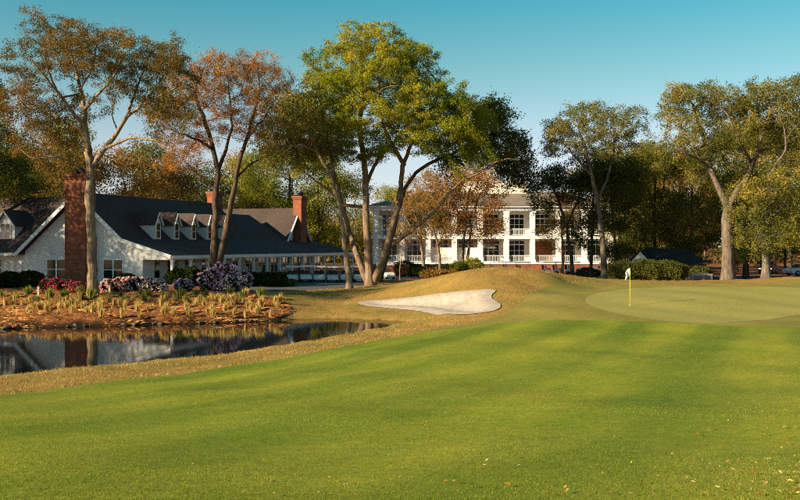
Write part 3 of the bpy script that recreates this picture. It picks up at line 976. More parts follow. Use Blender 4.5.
G1 = 'trees of the wood behind the low white house'
wood('dark',  30, 118, 150, 110, 'dark background tree behind the reddish left roof', G1)
wood('rust',  75, 112, 150, 90,  'rust-brown background tree behind the front brick chimney', G1)
wood('lime',  62, 150, 118, 75,  'lime-green background tree showing through the tall rusty oak', G1)
wood('orange',125, 116, 152, 85, 'orange-brown background tree above the dark main roof', G1)
wood('rust',  168, 122, 165, 80, 'rust-brown background tree above the row of dormers', G1)
wood('olive', 150, 150, 140, 90, 'olive background tree high behind the row of dormers', G1)
wood('dark',  205, 135, 165, 80, 'dark background tree behind the middle brick chimney', G1)
wood('lime',  262, 124, 150, 80, 'yellow-green background tree left of the far brick chimney', G1)
wood('orange',246, 140, 158, 70, 'orange background tree behind the twin-stemmed russet tree', G1)
wood('lime',  318, 126, 152, 85, 'sunlit lime-green background tree right of the far brick chimney', G1)
wood('olive', 345, 140, 170, 80, 'olive background tree behind the parked golf carts', G1)
wood('olive', 290, 145, 140, 90, 'tall olive background tree behind the far brick chimney', G1)
wood('dark',  -5, 135, 130, 110, 'dark background tree at the far left edge', G1)
wood('lime',  388, 170, 186, 70, 'pale green far tree seen between the stems of the great oak', G1)
G2 = 'trees of the wood right of the white building'
wood('olive', 640, 112, 160, 80, 'olive background tree behind the low dark shed', G2)
wood('orange',672, 118, 165, 60, 'golden-orange background tree above the shed roof', G2)
wood('olive', 655, 100, 140, 70, 'olive tree between the flag and the forked oak', G2)
wood('olive', 692, 98, 150, 80,  'olive-green tree directly left of the forked oak', G2)
wood('dark',  745, 100, 160, 90, 'dark tree filling the gap between the two right-hand oaks', G2)
wood('orange',705, 128, 190, 60, 'orange far tree glimpsed left of the forked trunk', G2)
wood('olive', 790, 118, 120, 100,'olive background tree behind the parked cars', G2)
wood('dark',  630, 128, 150, 80, 'dark far tree at the right end of the white building', G2)
wood('olive', 735, 130, 120, 100,'tall olive background tree behind the forked oak', G2)
wood('dark',  835, 92, 110, 110, 'dark tree just past the right edge', G2)
wood('rust',  600, 140, 165, 70, 'rust-brown far tree behind the grey-trunked oak', G2)
wood('rust', 770, 140, 130, 100,'rusty far tree behind the gold-lit right oak', G2)
wood('orange', 680, 145, 150, 110,'orange far tree high behind the shed', G2)
G3 = 'trees left of the picture that shade the house and bed'

for k, (x, y, kind, h, w, lab) in enumerate([
  (-47,63,'olive',17,11,'olive shade tree left of the picture beside the house wing'),
  (-53,70,'dark',16,11,'dark shade tree farther left of the house wing'),
  (-41,52,'rust',16,9,'rusty shade tree left of the picture on the pond bank'),
  (-60,60,'olive',18,12,'olive shade tree well left of the pond'),
  (-41,70,'olive',18,11,'olive shade tree before the house wing, left of the picture'),
  (-66,76,'dark',17,12,'dark shade tree far left behind the house')]):
    wood(kind, 0, 0, 0, w, lab, G3, x=x, y=y, h=h)
G4 = 'dark understory bushes of the right-hand wood'
for px, d, top, w, lab in ((618,104,240,40,'dark understory bush left of the shed'),(690,104,235,50,'dark understory bush between shed and forked oak'),
   (748,108,240,50,'dark understory bush right of the forked trunk'),(785,135,238,50,'dark understory bush behind the white parked car'),(735,94,245,30,'dark bush just right of the forked trunk foot')):
    wood('dark', px, d, top, w, lab, G4, name='understory_bush')
# the far wood closing the view
n = 60000
rw = np.random.default_rng(5)
X = rw.uniform(-170,170,n); Y = rw.uniform(185,215,n)
Hh = 12+4*np.sin(X*.11)+3*np.sin(X*.37+2)
Cw = np.column_stack([X, Y, Hh*rw.random(n)**0.8])
tag(link_mesh('far_wood', leaf_mesh('far_wood', Cw, rw, 0.95, 0.6, .3), LEAF['olive']), 'far wood closing the view behind the buildings', 'wood', kind='stuff')
# ------------------------------------------------------------------ building materials
def course_mat(name, c1, c2, pitch, rough=0.8, strength=0.5, axis=2, scale=4.0, spec=0.2, blotch=0.35):
    m, nt, out = new_mat(name)
    tc = nd(nt, 'ShaderNodeTexCoord'); sx = nd(nt, 'ShaderNodeSeparateXYZ')
    nt.links.new(tc.outputs['Object'], sx.inputs[0])
    fr = maths(nt, 'FRACT', maths(nt, 'MULTIPLY', sx.outputs[axis], 1.0/pitch))
    f = noise(nt, tc.outputs['Object'], scale, 5, 0.7)
    c = ramp(nt, f, [(0.3, c1), (0.7, c2)])
    f2 = noise(nt, tc.outputs['Object'], blotch, 4, 0.6)
    c = mix(nt, 1.0, c, ramp(nt, f2, [(0.3, (0.82,0.82,0.82)), (0.7, (1.1,1.08,1.05))]), 'MULTIPLY')
    finish(nt, out, c, rough, fr, strength, 0.03, 0, spec)
    return m
def brick_mat(name, c1, c2, mortar):
    m, nt, out = new_mat(name)
    tc = nd(nt, 'ShaderNodeTexCoord')
    sx = nd(nt, 'ShaderNodeSeparateXYZ'); nt.links.new(tc.outputs['Object'], sx.inputs[0])
    cb = nd(nt, 'ShaderNodeCombineXYZ')
    nt.links.new(maths(nt, 'ADD', sx.outputs[0], sx.outputs[1]), cb.inputs[0]); nt.links.new(sx.outputs[2], cb.inputs[1])
    b = nd(nt, 'ShaderNodeTexBrick')
    b.inputs['Scale'].default_value = 1.0
    b.inputs['Brick Width'].default_value = 0.22; b.inputs['Row Height'].default_value = 0.075
    b.inputs['Mortar Size'].default_value = 0.008
    b.inputs['Color1'].default_value = (*c1, 1); b.inputs['Color2'].default_value = (*c2, 1); b.inputs['Mortar'].default_value = (*mortar, 1)
    nt.links.new(cb.outputs[0], b.inputs['Vector'])
    f = noise(nt, tc.outputs['Object'], 1.6, 5, 0.6)
    c = mix(nt, 1.0, b.outputs['Color'], ramp(nt, f, [(0.3,(0.75,0.72,0.7)),(0.7,(1.15,1.15,1.15))]), 'MULTIPLY')
    finish(nt, out, c, 0.9, b.outputs['Fac'], 0.3, -0.01, 0, 0.2)
    return m
MAT['siding'] = course_mat('white_siding', (0.66,0.68,0.67), (0.78,0.79,0.77), 0.15, 0.6, 0.35)
MAT['shingle'] = course_mat('roof_shingles', (0.040,0.031,0.029), (0.088,0.062,0.054), 0.13, 0.85, 0.5, 2, 5.0)
MAT['shingle_grey'] = course_mat('grey_roof_shingles', (0.16,0.125,0.10), (0.26,0.21,0.17), 0.14, 0.85, 0.4, 2, 5.0)
MAT['brick'] = brick_mat('red_brick', (0.31,0.085,0.036), (0.20,0.055,0.026), (0.24,0.14,0.10))
MAT['trim'] = pmat('white_trim', (0.72,0.73,0.72), (0.80,0.80,0.78), 2.0, 0.5)
MAT['stucco'] = pmat('white_stucco', (0.70,0.64,0.54), (0.80,0.74,0.64), 0.8, 0.8, 0.15, 20)
MAT['glass'] = pmat('window_glass', (0.010,0.012,0.014), (0.022,0.025,0.028), 0.7, 0.06, spec=0.5)
MAT['porch_floor'] = pmat('porch_floor', (0.20,0.19,0.18), (0.30,0.29,0.27), 3, 0.7)
MAT['flue'] = pmat('flue_metal', (0.02,0.02,0.02), (0.05,0.05,0.05), 4, 0.5)
MAT['shutter'] = pmat('dark_paint', (0.02,0.024,0.026), (0.04,0.045,0.048), 4, 0.5)

# ------------------------------------------------------------------ the low white house; local x runs along its long side, y to the left, z up
HB = (-17.9, 75.0)
HZ = 0.32
house = empty('white_house', (HB[0], HB[1], HZ), math.atan2(0.944, 0.33))
tag(house, 'long low white house with dark shingle roofs, dormers and porch by the pond', 'house')
Z = lambda z: z - HZ
APEX, KINK, EAVE, LEFT = (9.1, Z(7.93)), (4.65, Z(4.14)), (0.0, Z(2.79)), (15.1, Z(2.95))
S1 = 22.0
def slab(mb, p, q, s0, s1, th=0.16):
    """roof slab between the profile points p and q (y, z), from x = s0 to s1"""
    mb.prism([(s0,p[0],p[1]),(s0,q[0],q[1]),(s0,q[0],q[1]-th),(s0,p[0],p[1]-th)], (s1-s0,0,0))
# walls
b = MB()
b.prism([(0.35,3.1,0.0),(0.35,14.7,0.0),(0.35,14.7,Z(3.05)),(0.35,9.1,Z(7.70)),(0.35,4.75,Z(4.0)),(0.35,3.1,Z(3.5))], (S1-0.7,0,0))
front = b.build('wall', MAT['siding'], house); front['label'] = 'white clapboard gable wall with the brick chimney'
MB().box(0.9, 9.8, 14.72, 33, 0, Z(3.0)).build('wall', MAT['siding'], house)
MB().prism([(S1-0.3,3.1,0),(S1-0.3,14.6,0),(S1-0.3,14.6,Z(3.0)),(S1-0.3,9.1,Z(6.6)),(S1-0.3,4.65,Z(3.9)),(S1-0.3,3.1,Z(3.4))], (7.4,0,0)).build('wall', MAT['siding'], house)
MB().prism([(29.2,3.1,0),(35.5,3.1,0),(35.5,3.1,Z(3.6)),(32.3,3.1+1.6,Z(7.3)),(29.2,3.1,Z(3.6))], (0,0.01,0))
w = MB(); w.box(29.2, 35.4, 3.1, 18, 0, Z(3.62))
w.prism([(29.0,4.75,Z(3.60)),(35.6,4.75,Z(3.60)),(32.3,4.75,Z(7.52))], (0,13,0))
w.build('wall', MAT['siding'], house)
# roofs
r = MB(); slab(r, APEX, KINK, -0.3, S1); slab(r, KINK, EAVE, -0.3, 36.4); slab(r, APEX, LEFT, -0.3, S1)
r.build('roof', MAT['shingle'], house)
r = MB(); slab(r, (9.1,Z(6.95)), (4.66,Z(4.16)), S1+0.01, 29.4); slab(r, (9.1,Z(6.95)), (15.1,Z(2.95)), S1+0.01, 29.4)
r.build('roof', MAT['shingle'], house)
def slab_x(mb, p, q, t0, t1, th=0.16):
    mb.prism([(p[0],t0,p[1]),(q[0],t0,q[1]),(q[0],t0,q[1]-th),(p[0],t0,p[1]-th)], (0,t1-t0,0))
r = MB(); slab_x(r, (32.3,Z(7.78)), (28.6,Z(3.45)), 4.35, 18.4); slab_x(r, (32.3,Z(7.78)), (36.0,Z(3.45)), 4.35, 18.4)
cross_roof = r.build('roof', MAT['shingle'], house)
r = MB(); r.prism([(5.3,9.1,Z(7.88)),(0.15,15.2,Z(2.93)),(0.15,33.5,Z(2.93)),(5.3,33.5,Z(7.88))], (0,0,-0.2)); slab_x(r, (5.3,Z(7.88)), (10.4,Z(2.95)), 14.6, 33.5)
wing_roof = r.build('roof', MAT['shingle'], house)
# far end of the porch roof
r = MB(); r.prism([(36.41,0.0,Z(2.79)),(36.41,4.65,Z(4.14)),(39.2,4.65,Z(2.79)),(39.2,0.0,Z(2.79))][:3], (0.02,0.0,-0.14))
r.add([(36.4,0,Z(2.78)),(39.0,0,Z(2.78)),(39.0,9,Z(2.78)),(36.4,4.6,Z(4.12)),(36.4,9,Z(4.12))], [(0,1,3),(1,2,4,3)])
r.build('roof', MAT['shingle'], house)
# white rake boards and eaves
def board(p, q, x, name='rake_board', w=0.09, h=0.30):
    MB().bar((x,p[0],p[1]-0.16), (x,q[0],q[1]-0.16), w, h).build(name, MAT['trim'], house)
board(APEX, LEFT, -0.36); board(APEX, KINK, -0.36); board(KINK, EAVE, -0.36)
MB().bar((-0.3,-0.06,Z(2.62)), (39.0,-0.06,Z(2.62)), 0.10, 0.26).build('eave_board', MAT['trim'], house)
MB().bar((0.10,15.2,Z(2.80)), (0.10,33.5,Z(2.80)), 0.10, 0.24).build('eave_board', MAT['trim'], house)
for (p, q) in (((28.6,Z(3.45)),(32.3,Z(7.78))), ((32.3,Z(7.78)),(36.0,Z(3.45)))):
    MB().bar((p[0],4.28,p[1]-0.14), (q[0],4.28,q[1]-0.14), 0.10, 0.26, (0,1,0)).build('rake_board', MAT['trim'], house)
# porch: floor, beam, columns
MB().box(0.0, 38.8, 0.05, 3.1, -0.3, 0.12).build('porch_floor', MAT['porch_floor'], house)
MB().box(0.05, 38.8, 0.14, 0.36, Z(2.40), Z(2.62)).build('porch_beam', MAT['trim'], house)
MB().box(0.05, 0.27, 0.36, 3.1, Z(2.40), Z(2.62)).build('porch_beam', MAT['trim'], house)
def column(x, y, h=Z(2.40), w=0.2):
    m = MB(); m.box(x-w/2, x+w/2, y-w/2, y+w/2, 0.12, h)
    m.box(x-w*.68, x+w*.68, y-w*.68, y+w*.68, h-0.14, h-0.002); m.box(x-w*.66, x+w*.66, y-w*.66, y+w*.66, 0.121, 0.30)
    m.build('porch_column', MAT['trim'], house)
xs = [0.25 + 2.7*i for i in range(15)]
for x in xs: column(x, 0.25)
column(0.2, 3.0)
MB().prism([(0.08,0.14,Z(2.622)),(0.08,3.1,Z(2.622)),(0.08,3.1,Z(3.50)),(0.08,0.14,Z(2.66))], (0.16,0,0)).build('gable_infill', MAT['siding'], house)
# dark gaps of doors and windows, each with frame and panes
def window_y(par, x0, x1, y, z0, z1, nx=2, nz=2, out=-1, name='window'):
    """window in a wall whose face has normal out*y"""
    t = 0.07
    f = MB()
    f.box(x0-t, x1+t, min(y, y+out*0.07), max(y, y+out*0.07), z1, z1+t); f.box(x0-t, x1+t, min(y, y+out*0.09), max(y, y+out*0.09), z0-t, z0)
    f.box(x0-t, x0, min(y, y+out*0.065), max(y, y+out*0.065), z0, z1); f.box(x1, x1+t, min(y, y+out*0.065), max(y, y+out*0.065), z0, z1)
    for i in range(1, nx):
        xm = x0+(x1-x0)*i/nx; f.box(xm-0.035, xm+0.035, min(y, y+out*0.06), max(y, y+out*0.06), z0, z1)
    for k in range(1, nz):
        zm = z0+(z1-z0)*k/nz; f.box(x0, x1, min(y, y+out*0.055), max(y, y+out*0.055), zm-0.025, zm+0.025)
    fo = f.build(name, MAT['trim'], par)
    for i in range(nx):
        for k in range(nz):
            xa, xb = x0+(x1-x0)*i/nx, x0+(x1-x0)*(i+1)/nx; za, zb = z0+(z1-z0)*k/nz, z0+(z1-z0)*(k+1)/nz
            MB().box(xa, xb, min(y, y+out*0.03), max(y, y+out*0.03), za, zb).build('pane', MAT['glass'], fo)
    return fo
def window_x(par, y0, y1, x, z0, z1, ny=2, nz=2, out=-1, name='window'):
    t = 0.08
    f = MB()
    B = lambda a, b, p, za, zb: f.box(min(x, x+out*p), max(x, x+out*p), a, b, za, zb)
    B(y0-t, y1+t, 0.07, z1, z1+t); B(y0-t, y1+t, 0.10, z0-t, z0); B(y0-t, y0, 0.065, z0, z1); B(y1, y1+t, 0.065, z0, z1)
    for i in range(1, ny):
        ym = y0+(y1-y0)*i/ny; B(ym-0.06, ym+0.06, 0.06, z0, z1)
    for k in range(1, nz):
        zm = z0+(z1-z0)*k/nz; B(y0, y1, 0.055, zm-0.035, zm+0.035)
    fo = f.build(name, MAT['trim'], par)
    for i in range(ny):
        for k in range(nz):
            ya, yb = y0+(y1-y0)*i/ny, y0+(y1-y0)*(i+1)/ny; za, zb = z0+(z1-z0)*k/nz, z0+(z1-z0)*(k+1)/nz
            MB().box(min(x, x+out*0.03), max(x, x+out*0.03), ya, yb, za, zb).build('pane', MAT['glass'], fo)
    return fo
window_x(house, 10.55, 12.35, 0.35, Z(0.78), Z(2.35))
window_x(house, 4.95, 6.75, 0.35, Z(0.78), Z(2.35))
window_x(house, 17.6, 19.2, 0.9, Z(0.95), Z(2.35))
for i in range(13):
    x = 1.0 + 2.7*i
    if i in (2, 6, 10): window_y(house, x+0.2, x+1.9, 3.1, 0.15, 2.1, 2, 3, -1, 'french_door')
    else: window_y(house, x+0.15, x+1.75, 3.1, 0.55, 2.05, 2, 2, -1)
# the porch end: white door leaf seen through the opening
d = MB().box(1.0, 1.9, 3.02, 3.095, 0.12, 2.15).build('door', MAT['trim'], house)
MB().lathe([(0.02,0),(0.04,0.03),(0.03,0.06)], (1.82,2.98,1.05), 8, 'y').build('handle', MAT['flue'], d)
# dormers on the long slope
def dormer(s):
    """pointed dormer on the slope above the porch, face towards -y"""
    yf = 4.40; w2 = 0.46; z0 = Z(4.05); ze = Z(5.40); zp = Z(6.30)
    yr = lambda z: 4.65 + (z-KINK[1])/(APEX[1]-KINK[1])*(APEX[0]-KINK[0])
    m = MB()
    m.add([(s-w2,yf,z0),(s+w2,yf,z0),(s+w2,yf,ze),(s,yf,zp),(s-w2,yf,ze),
           (s-w2,yr(z0)+.3,z0),(s+w2,yr(z0)+.3,z0),(s+w2,yr(ze)+.2,ze),(s,yr(zp)+.1,zp),(s-w2,yr(ze)+.2,ze)],
          [(0,1,2,3,4),(0,4,9,5),(1,6,7,2),(4,3,8,9),(3,2,7,8),(5,9,8,7,6)])
    do = m.build('dormer', MAT['siding'], house)
    rf = MB()
    for sg in (-1, 1):
        q = [(s,yf-0.14,zp+0.10),(s+sg*(w2+0.13),yf-0.14,ze-0.14),(s+sg*(w2+0.13),yr(ze)+.1,ze-0.14),(s,yr(zp)+.3,zp+0.10)]
        rf.prism(q, (0,0,0.07))
    rf.build('dormer_roof', MAT['shingle'], do)
    tr = MB()
    for sg in (-1, 1):
        tr.bar((s,yf-0.16,zp+0.05), (s+sg*(w2+0.12),yf-0.16,ze-0.16), 0.06, 0.16, (0,1,0))
    tr.build('dormer_trim', MAT['trim'], do)
    window_y(do, s-0.27, s+0.27, yf, z0+0.14, ze+0.02, 1, 2, -1)
for s in (4.5, 7.35, 10.15, 12.9, 15.7): dormer(s)
# dormer on the left wing, facing the pond
def wing_dormer(t):
    xf = 1.35; w2 = 0.95; z0 = Z(4.0); ze = Z(5.35); zp = Z(6.45)
    xr = lambda z: 0.15 + (z-Z(2.93))/(Z(7.88)-Z(2.93))*5.15
    m = MB()
    m.add([(xf,t-w2,z0),(xf,t+w2,z0),(xf,t+w2,ze),(xf,t,zp),(xf,t-w2,ze),(xr(z0)+.3,t-w2,z0),(xr(z0)+.3,t+w2,z0),(xr(ze)+.2,t+w2,ze),(xr(zp)+.1,t,zp),(xr(ze)+.2,t-w2,ze)],
          [(4,3,2,1,0),(5,9,4,0),(2,7,6,1),(9,8,3,4),(8,7,2,3),(6,7,8,9,5)])
    do = m.build('dormer', MAT['siding'], house)
    rf = MB(); tr = MB()
    for sg in (-1, 1):
        rf.prism([(xf-0.2,t,zp+0.12),(xf-0.2,t+sg*(w2+0.25),ze-0.14),(xr(ze)+.1,t+sg*(w2+0.25),ze-0.14),(xr(zp)+.4,t,zp+0.12)], (0,0,0.08))
        tr.bar((xf-0.22,t,zp+0.05), (xf-0.22,t+sg*(w2+0.22),ze-0.18), 0.07, 0.20, (1,0,0))
    rf.build('dormer_roof', MAT['shingle'], do); tr.build('dormer_trim', MAT['trim'], do)
    window_x(do, t-0.5, t+0.5, xf, z0+0.18, ze+0.05, 2, 2)
wing_dormer(17.6); wing_dormer(23.5)
# chimneys
def chimney(x0, x1, y0, y1, z0, z1, shoulder=None, label=None):
    m = MB()
    if shoulder:
        m.box(x0, x1, y0, y1, z0, shoulder)
        m.box(x0+0.12, x1-0.02, y0+0.16, y1-0.16, shoulder-0.01, z1)
        m.prism([(x0+0.003,y0,shoulder),(x0+0.003,y1,shoulder),(x0+0.12,y1-0.16,shoulder+0.35),(x0+0.12,y0+0.16,shoulder+0.35)], (0.5,0,0))
    else:
        m.box(x0, x1, y0, y1, z0, z1)
    e = 0.07; k = 0.16 if shoulder else 0.0
    m.box(x0+k*.7-e, x1+e, y0+k-e, y1-k+e, z1-0.30, z1-0.12); m.box(x0+k*.7-2*e, x1+2*e, y0+k-2*e, y1-k+2*e, z1-0.119, z1+0.08)
    c = m.build('chimney', MAT['brick'], house)
    if label: c['label'] = label
    f = MB(); f.lathe([(0.34,0),(0.34,0.3),(0.42,0.32),(0.42,0.44),(0.2,0.58)], ((x0+x1)/2,(y0+y1)/2,z1+0.08), 12)
    f.build('chimney_pot', MAT['flue'], c)
chimney(-0.75, 0.6, 7.75, 9.75, -0.3, Z(9.25), None, 'broad red brick chimney on the front gable')
chimney(22.3, 23.4, 9.0, 10.2, Z(5.5), Z(9.1))
chimney(31.55, 33.05, 3.75, 4.745, Z(3.3), Z(9.0), None, 'slim red brick chimney on the far gable end')

# ------------------------------------------------------------------ the white columned building
BD = 130.0
KB = BD/F
bx = lambda px: (px-400)*KB
bz = lambda py: CZ-(py-HY)*KB
bld = empty('columned_building', (bx(494), BD, 0.0))
tag(bld, 'white two-storey building with tall columns, balconies and brown hipped roof', 'building')
ox = bx(494)
L_ = lambda px: bx(px)-ox
X0, X1 = L_(372), L_(616)
ZT = bz(262.3); ZS0, ZS1 = bz(239.0), bz(235.6); ZE0, ZE1 = bz(210.5), bz(205.8)
DP = 3.2
t = MB(); t.box(X0-0.6, X1+0.6, -0.5, DP+12, -0.6, ZT-0.25); t.build('terrace_wall', MAT['brick'], bld)
MB().box(X0-0.75, X1+0.75, -0.65, DP+0.02, ZT-0.249, ZT).build('terrace_floor', MAT['trim'], bld)
MB().box(X0, X1, DP, DP+12, ZT-0.24, ZE0).build('wall', MAT['stucco'], bld)
MB().box(X0-0.25, X1+0.25, -0.15, DP, ZS0, ZS1).build('balcony_slab', MAT['trim'], bld)
e = MB(); e.box(X0-0.3, X1+0.3, -0.30, DP+12.2, ZE0, ZE1-0.22); e.box(X0-0.6, X1+0.6, -0.65, DP+12.5, ZE1-0.219, ZE1)
e.build('entablature', MAT['trim'], bld)
zr = bz(193) + 0.55
rm = MB()
rm.add([(X0-0.7,-0.75,ZE1),(X1+0.7,-0.75,ZE1),(X1+0.7,DP+12.7,ZE1),(X0-0.7,DP+12.7,ZE1),(X0+7,7.2,zr),(X1-7,7.2,zr)], [(0,1,5,4),(1,2,5),(2,3,4,5),(3,0,4)])
rm.build('roof', MAT['shingle_grey'], bld)
pm = MB(); zA = bz(181)
pm.box(L_(466), L_(531)+0.4, 6.3, 10.5, zr-1.0, zA+0.22); pm.box(L_(466)-0.15, L_(531)+0.55, 6.15, 10.65, zA+0.22, zA+0.4)
pen = pm.build('roof_attic', MAT['stucco'], bld)
cols = [376 + 26.1*i for i in range(10)]
for c in cols:
    m = MB(); x = L_(c)
    m.box(x-0.34, x+0.34, -0.1, 0.58, ZT, ZE0)
    m.box(x-0.42, x+0.42, -0.18, 0.66, ZT+0.001, ZT+0.35); m.box(x-0.42, x+0.42, -0.18, 0.66, ZE0-0.35, ZE0-0.001)
    m.build('column', MAT['trim'], bld)
def railing(x0, x1, y, z, name='balustrade'):
    m = MB(); m.box(x0, x1, y-0.05, y+0.05, z+0.88, z+0.96); m.box(x0, x1, y-0.04, y+0.04, z+0.10, z+0.16)
    n = int((x1-x0)/0.22)
    for i in range(1, n):
        x = x0+(x1-x0)*i/n; m.box(x-0.025, x+0.025, y-0.025, y+0.025, z+0.16, z+0.88)
    m.build(name, MAT['trim'], bld)
for i in range(9):
    xa, xb = L_(cols[i])+0.34, L_(cols[i+1])-0.34
    railing(xa, xb, 0.2, ZS1)
    railing(xa, xb, 0.2, ZT)
    xm = (xa+xb)/2
    # upper doors
    window_y(bld, xm-0.95, xm+0.95, DP, ZS1+0.05, ZS1+2.35, 3, 3, -1, 'french_door')
    window_y(bld, xm-0.95, xm+0.95, DP, ZS1+2.5, ZS1+2.95, 3, 1, -1, 'transom_window')
    if i in (2, 3):
        MB().box(xa-0.3, xb+0.3, 0.62, 0.80, ZT, bz(247.5)).build('parapet', MAT['stucco'], bld)
    if i == 6:
        MB().box(xa+0.3, xb-0.1, DP-0.12, DP-0.004, ZT+0.01, ZS0-0.3).build('brick_panel', MAT['brick'], bld)
    else:
        window_y(bld, xm-1.05, xm+1.05, DP, ZT+0.05, ZT+2.35, 3, 3, -1, 'french_door')
        window_y(bld, xm-1.05, xm+1.05, DP, ZT+2.5, ZT+2.95, 3, 1, -1, 'transom_window')

# patio umbrella on the terrace
u = empty('patio_umbrella', (bx(489), BD+1.6, ZT))
tag(u, 'pale patio umbrella open on the terrace of the columned building', 'umbrella')
MB().tube([(0,0,0),(0,0,2.35)], 0.03, 8).build('pole', MAT['trim'], u)
MB().lathe([(1.35,1.95),(0.7,2.25),(0.06,2.5)], (0,0,0), 8, smooth=False).build('canopy', pmat('umbrella_cloth', (0.62,0.60,0.52), (0.7,0.68,0.6), 2, 0.9), u)
MB().lathe([(0.28,0),(0.28,0.06),(0.05,0.1)], (0,0,0), 12).build('base', MAT['flue'], u)

# ------------------------------------------------------------------ the low dark shed behind the hedge
MAT['shedwall'] = course_mat('shed_boards', (0.06,0.055,0.05), (0.12,0.11,0.10), 0.18)
MAT['shedroof'] = course_mat('shed_shingles', (0.018,0.018,0.017), (0.045,0.042,0.038), 0.14, 0.95, 0.4)
sd_ = 93.5
shed = empty('shed', ((668-400)/F*sd_, sd_, h1((668-400)/F*sd_, sd_)), math.radians(-18))
tag(shed, 'low shed with dark hipped roof behind the clipped hedge', 'shed')
MB().box(-3.2, 3.4, -1.6, 2.6, -0.2, 1.75).build('wall', MAT['shedwall'], shed)
r = MB()
r.add([(-3.7,-2.1,1.7),(3.9,-2.1,1.7),(3.9,3.1,1.7),(-3.7,3.1,1.7),(-2.2,0.5,3.25),(1.6,0.5,3.15)], [(0,1,5,4),(1,2,5),(2,3,4,5),(3,0,4),(0,3,2,1)])
r.build('roof', MAT['shedroof'], shed)
g = MB(); g.prism([(-3.5,-2.3,1.8),(-1.5,-2.3,1.8),(-2.5,-2.3,2.9)], (0,1.6,0)); ga = g.build('gable', MAT['siding'], shed)
r = MB()
for sg in (-1, 1): r.prism([(-2.5,-2.5,3.02),(-2.5+sg*1.25,-2.5,1.72),(-2.5+sg*1.25,-0.4,1.72),(-2.5,-0.4,3.02)], (0,0,0.08))
r.build('gable_roof', MAT['shedroof'], ga)
window_y(shed, 0.2, 1.2, -1.6, 0.7, 1.4, 2, 1, -1)
# ------------------------------------------------------------------ shrubs and flowers
def petal_mat(name, stops, emit=0.0):
    return leaf_mat(name, stops, 0.6, 0.25, 0.9)
PET = {
 'red':    petal_mat('petals_red',    [(0.0,(0.26,0.012,0.050)),(0.5,(0.46,0.035,0.095)),(1.0,(0.62,0.15,0.22))]),
 'pink':   petal_mat('petals_pink',   [(0.0,(0.60,0.20,0.28)),(0.5,(0.78,0.46,0.48)),(1.0,(0.86,0.76,0.74))]),
 'purple': petal_mat('petals_purple', [(0.0,(0.46,0.22,0.42)),(0.5,(0.66,0.42,0.60)),(1.0,(0.82,0.66,0.76))]),
}
def shrub(name, label, cat, lobes, base, nleaf, leaf='shrub', petals=None, npet=0, L=0.19, W=0.11, seed=1, group=None, boxy=False):
    """lobes: (x, y, z, rx, ry, rz) about the base; leaves fill a thick shell of each"""
    rng = np.random.default_rng(seed)
    root = empty(name, base)
    vol = np.array([l[3]*l[4] + l[4]*l[5] + l[3]*l[5] for l in lobes]); vol = vol/vol.sum()
    C = []; Q = []
    for l, v in zip(lobes, vol):
        def pts(n, lo, hi):
            u = rng.normal(size=(n,3))
            if boxy:
                u = rng.uniform(-1, 1, size=(n,3)); m = np.abs(u).max(1, keepdims=True); u = u/m*0.96 + u*0.04
            else:
                u /= np.linalg.norm(u, axis=1, keepdims=True)
            k = rng.uniform(lo, hi, (n,1))
            k = k*(1 + 0.10*np.sin(u[:,0:1]*7+l[0]*3)*np.sin(u[:,1:2]*6+l[1]) + 0.07*np.sin(u[:,2:3]*11+u[:,0:1]*5))
            return np.array(l[:3]) + u*k*np.array(l[3:6])
        C.append(pts(int(nleaf*v*1.7), 0.66, 1.04))
        if npet: Q.append(pts(int(npet*v*1.5), 0.97, 1.10))
    C = np.vstack(C); C = C[C[:,2] > 0.03]
    st = MB()
    for i, l in enumerate(lobes):
        for k in range(3):
            st.tube([(l[0]*0.3,l[1]*0.3,-0.1),(l[0]*0.8+rng.uniform(-.1,.1),l[1]*0.8,l[2]*0.5),(l[0]+rng.uniform(-.4,.4)*l[3],l[1]+rng.uniform(-.4,.4)*l[4],l[2]+0.3*l[5])], [0.03,0.02,0.008], 4)
    st.build('stems', MAT['bark_dark'], root)['kind'] = 'stuff'
    link_mesh('foliage', leaf_mesh('foliage', C, rng, L, W, 0.3), LEAF[leaf], root)
    if npet:
        Q = np.vstack(Q); Q = Q[Q[:,2] > 0.12]
        # blossoms come in patches
        pn = np.sin(Q[:,0]*4.1+1)*np.sin(Q[:,1]*3.7)+np.sin(Q[:,0]*9+Q[:,2]*8)*0.6 + rng.normal(size=len(Q))*0.5
        Q = Q[pn > -0.25]
        link_mesh('blossoms', leaf_mesh('blossoms', Q, rng, 0.15, 0.13, 0.6), PET[petals], root)
    return tag(root, label, cat, group)

def at(px, d):
    x = (px-400)/F*d
    return np.array((x, d, h1(x, d)))
def mound_lobes(w, dpt, h, n, seed):
    r = random.Random(seed); o = []
    for i in range(n):
        t = (i+0.5)/n*2-1
        rx = w/n*0.75*r.uniform(0.9, 1.25)
        hh = h*r.uniform(0.8, 1.0)*(1-0.25*t*t)
        o.append((t*w/2*0.85, r.uniform(-.2,.2)*dpt, hh*0.48, rx, dpt*0.5*r.uniform(.85,1.1), hh*0.52))
    return o
shrub('azalea', 'red azalea in bloom at the foot of the brick chimney', 'azalea', mound_lobes(3.4,1.6,1.15,4,1), at(62,68.5), 4200, 'shrub', 'red', 2600, seed=61)
shrub('azalea', 'long pink and white azalea before the gable porch', 'azalea', mound_lobes(4.8,1.6,1.25,6,2), at(136,68.0), 5600, 'shrub', 'pink', 3600, seed=62)
shrub('azalea', 'big round purple azalea at the porch corner', 'azalea', [(-1.05,0,0.75,0.9,0.9,0.75),(0,0,1.0,1.2,1.1,1.0),(1.1,0,0.75,0.9,0.9,0.72),(0.4,-.5,0.6,1.1,.8,.6)], at(225,70.5), 5600, 'shrub', 'purple', 5200, seed=63)
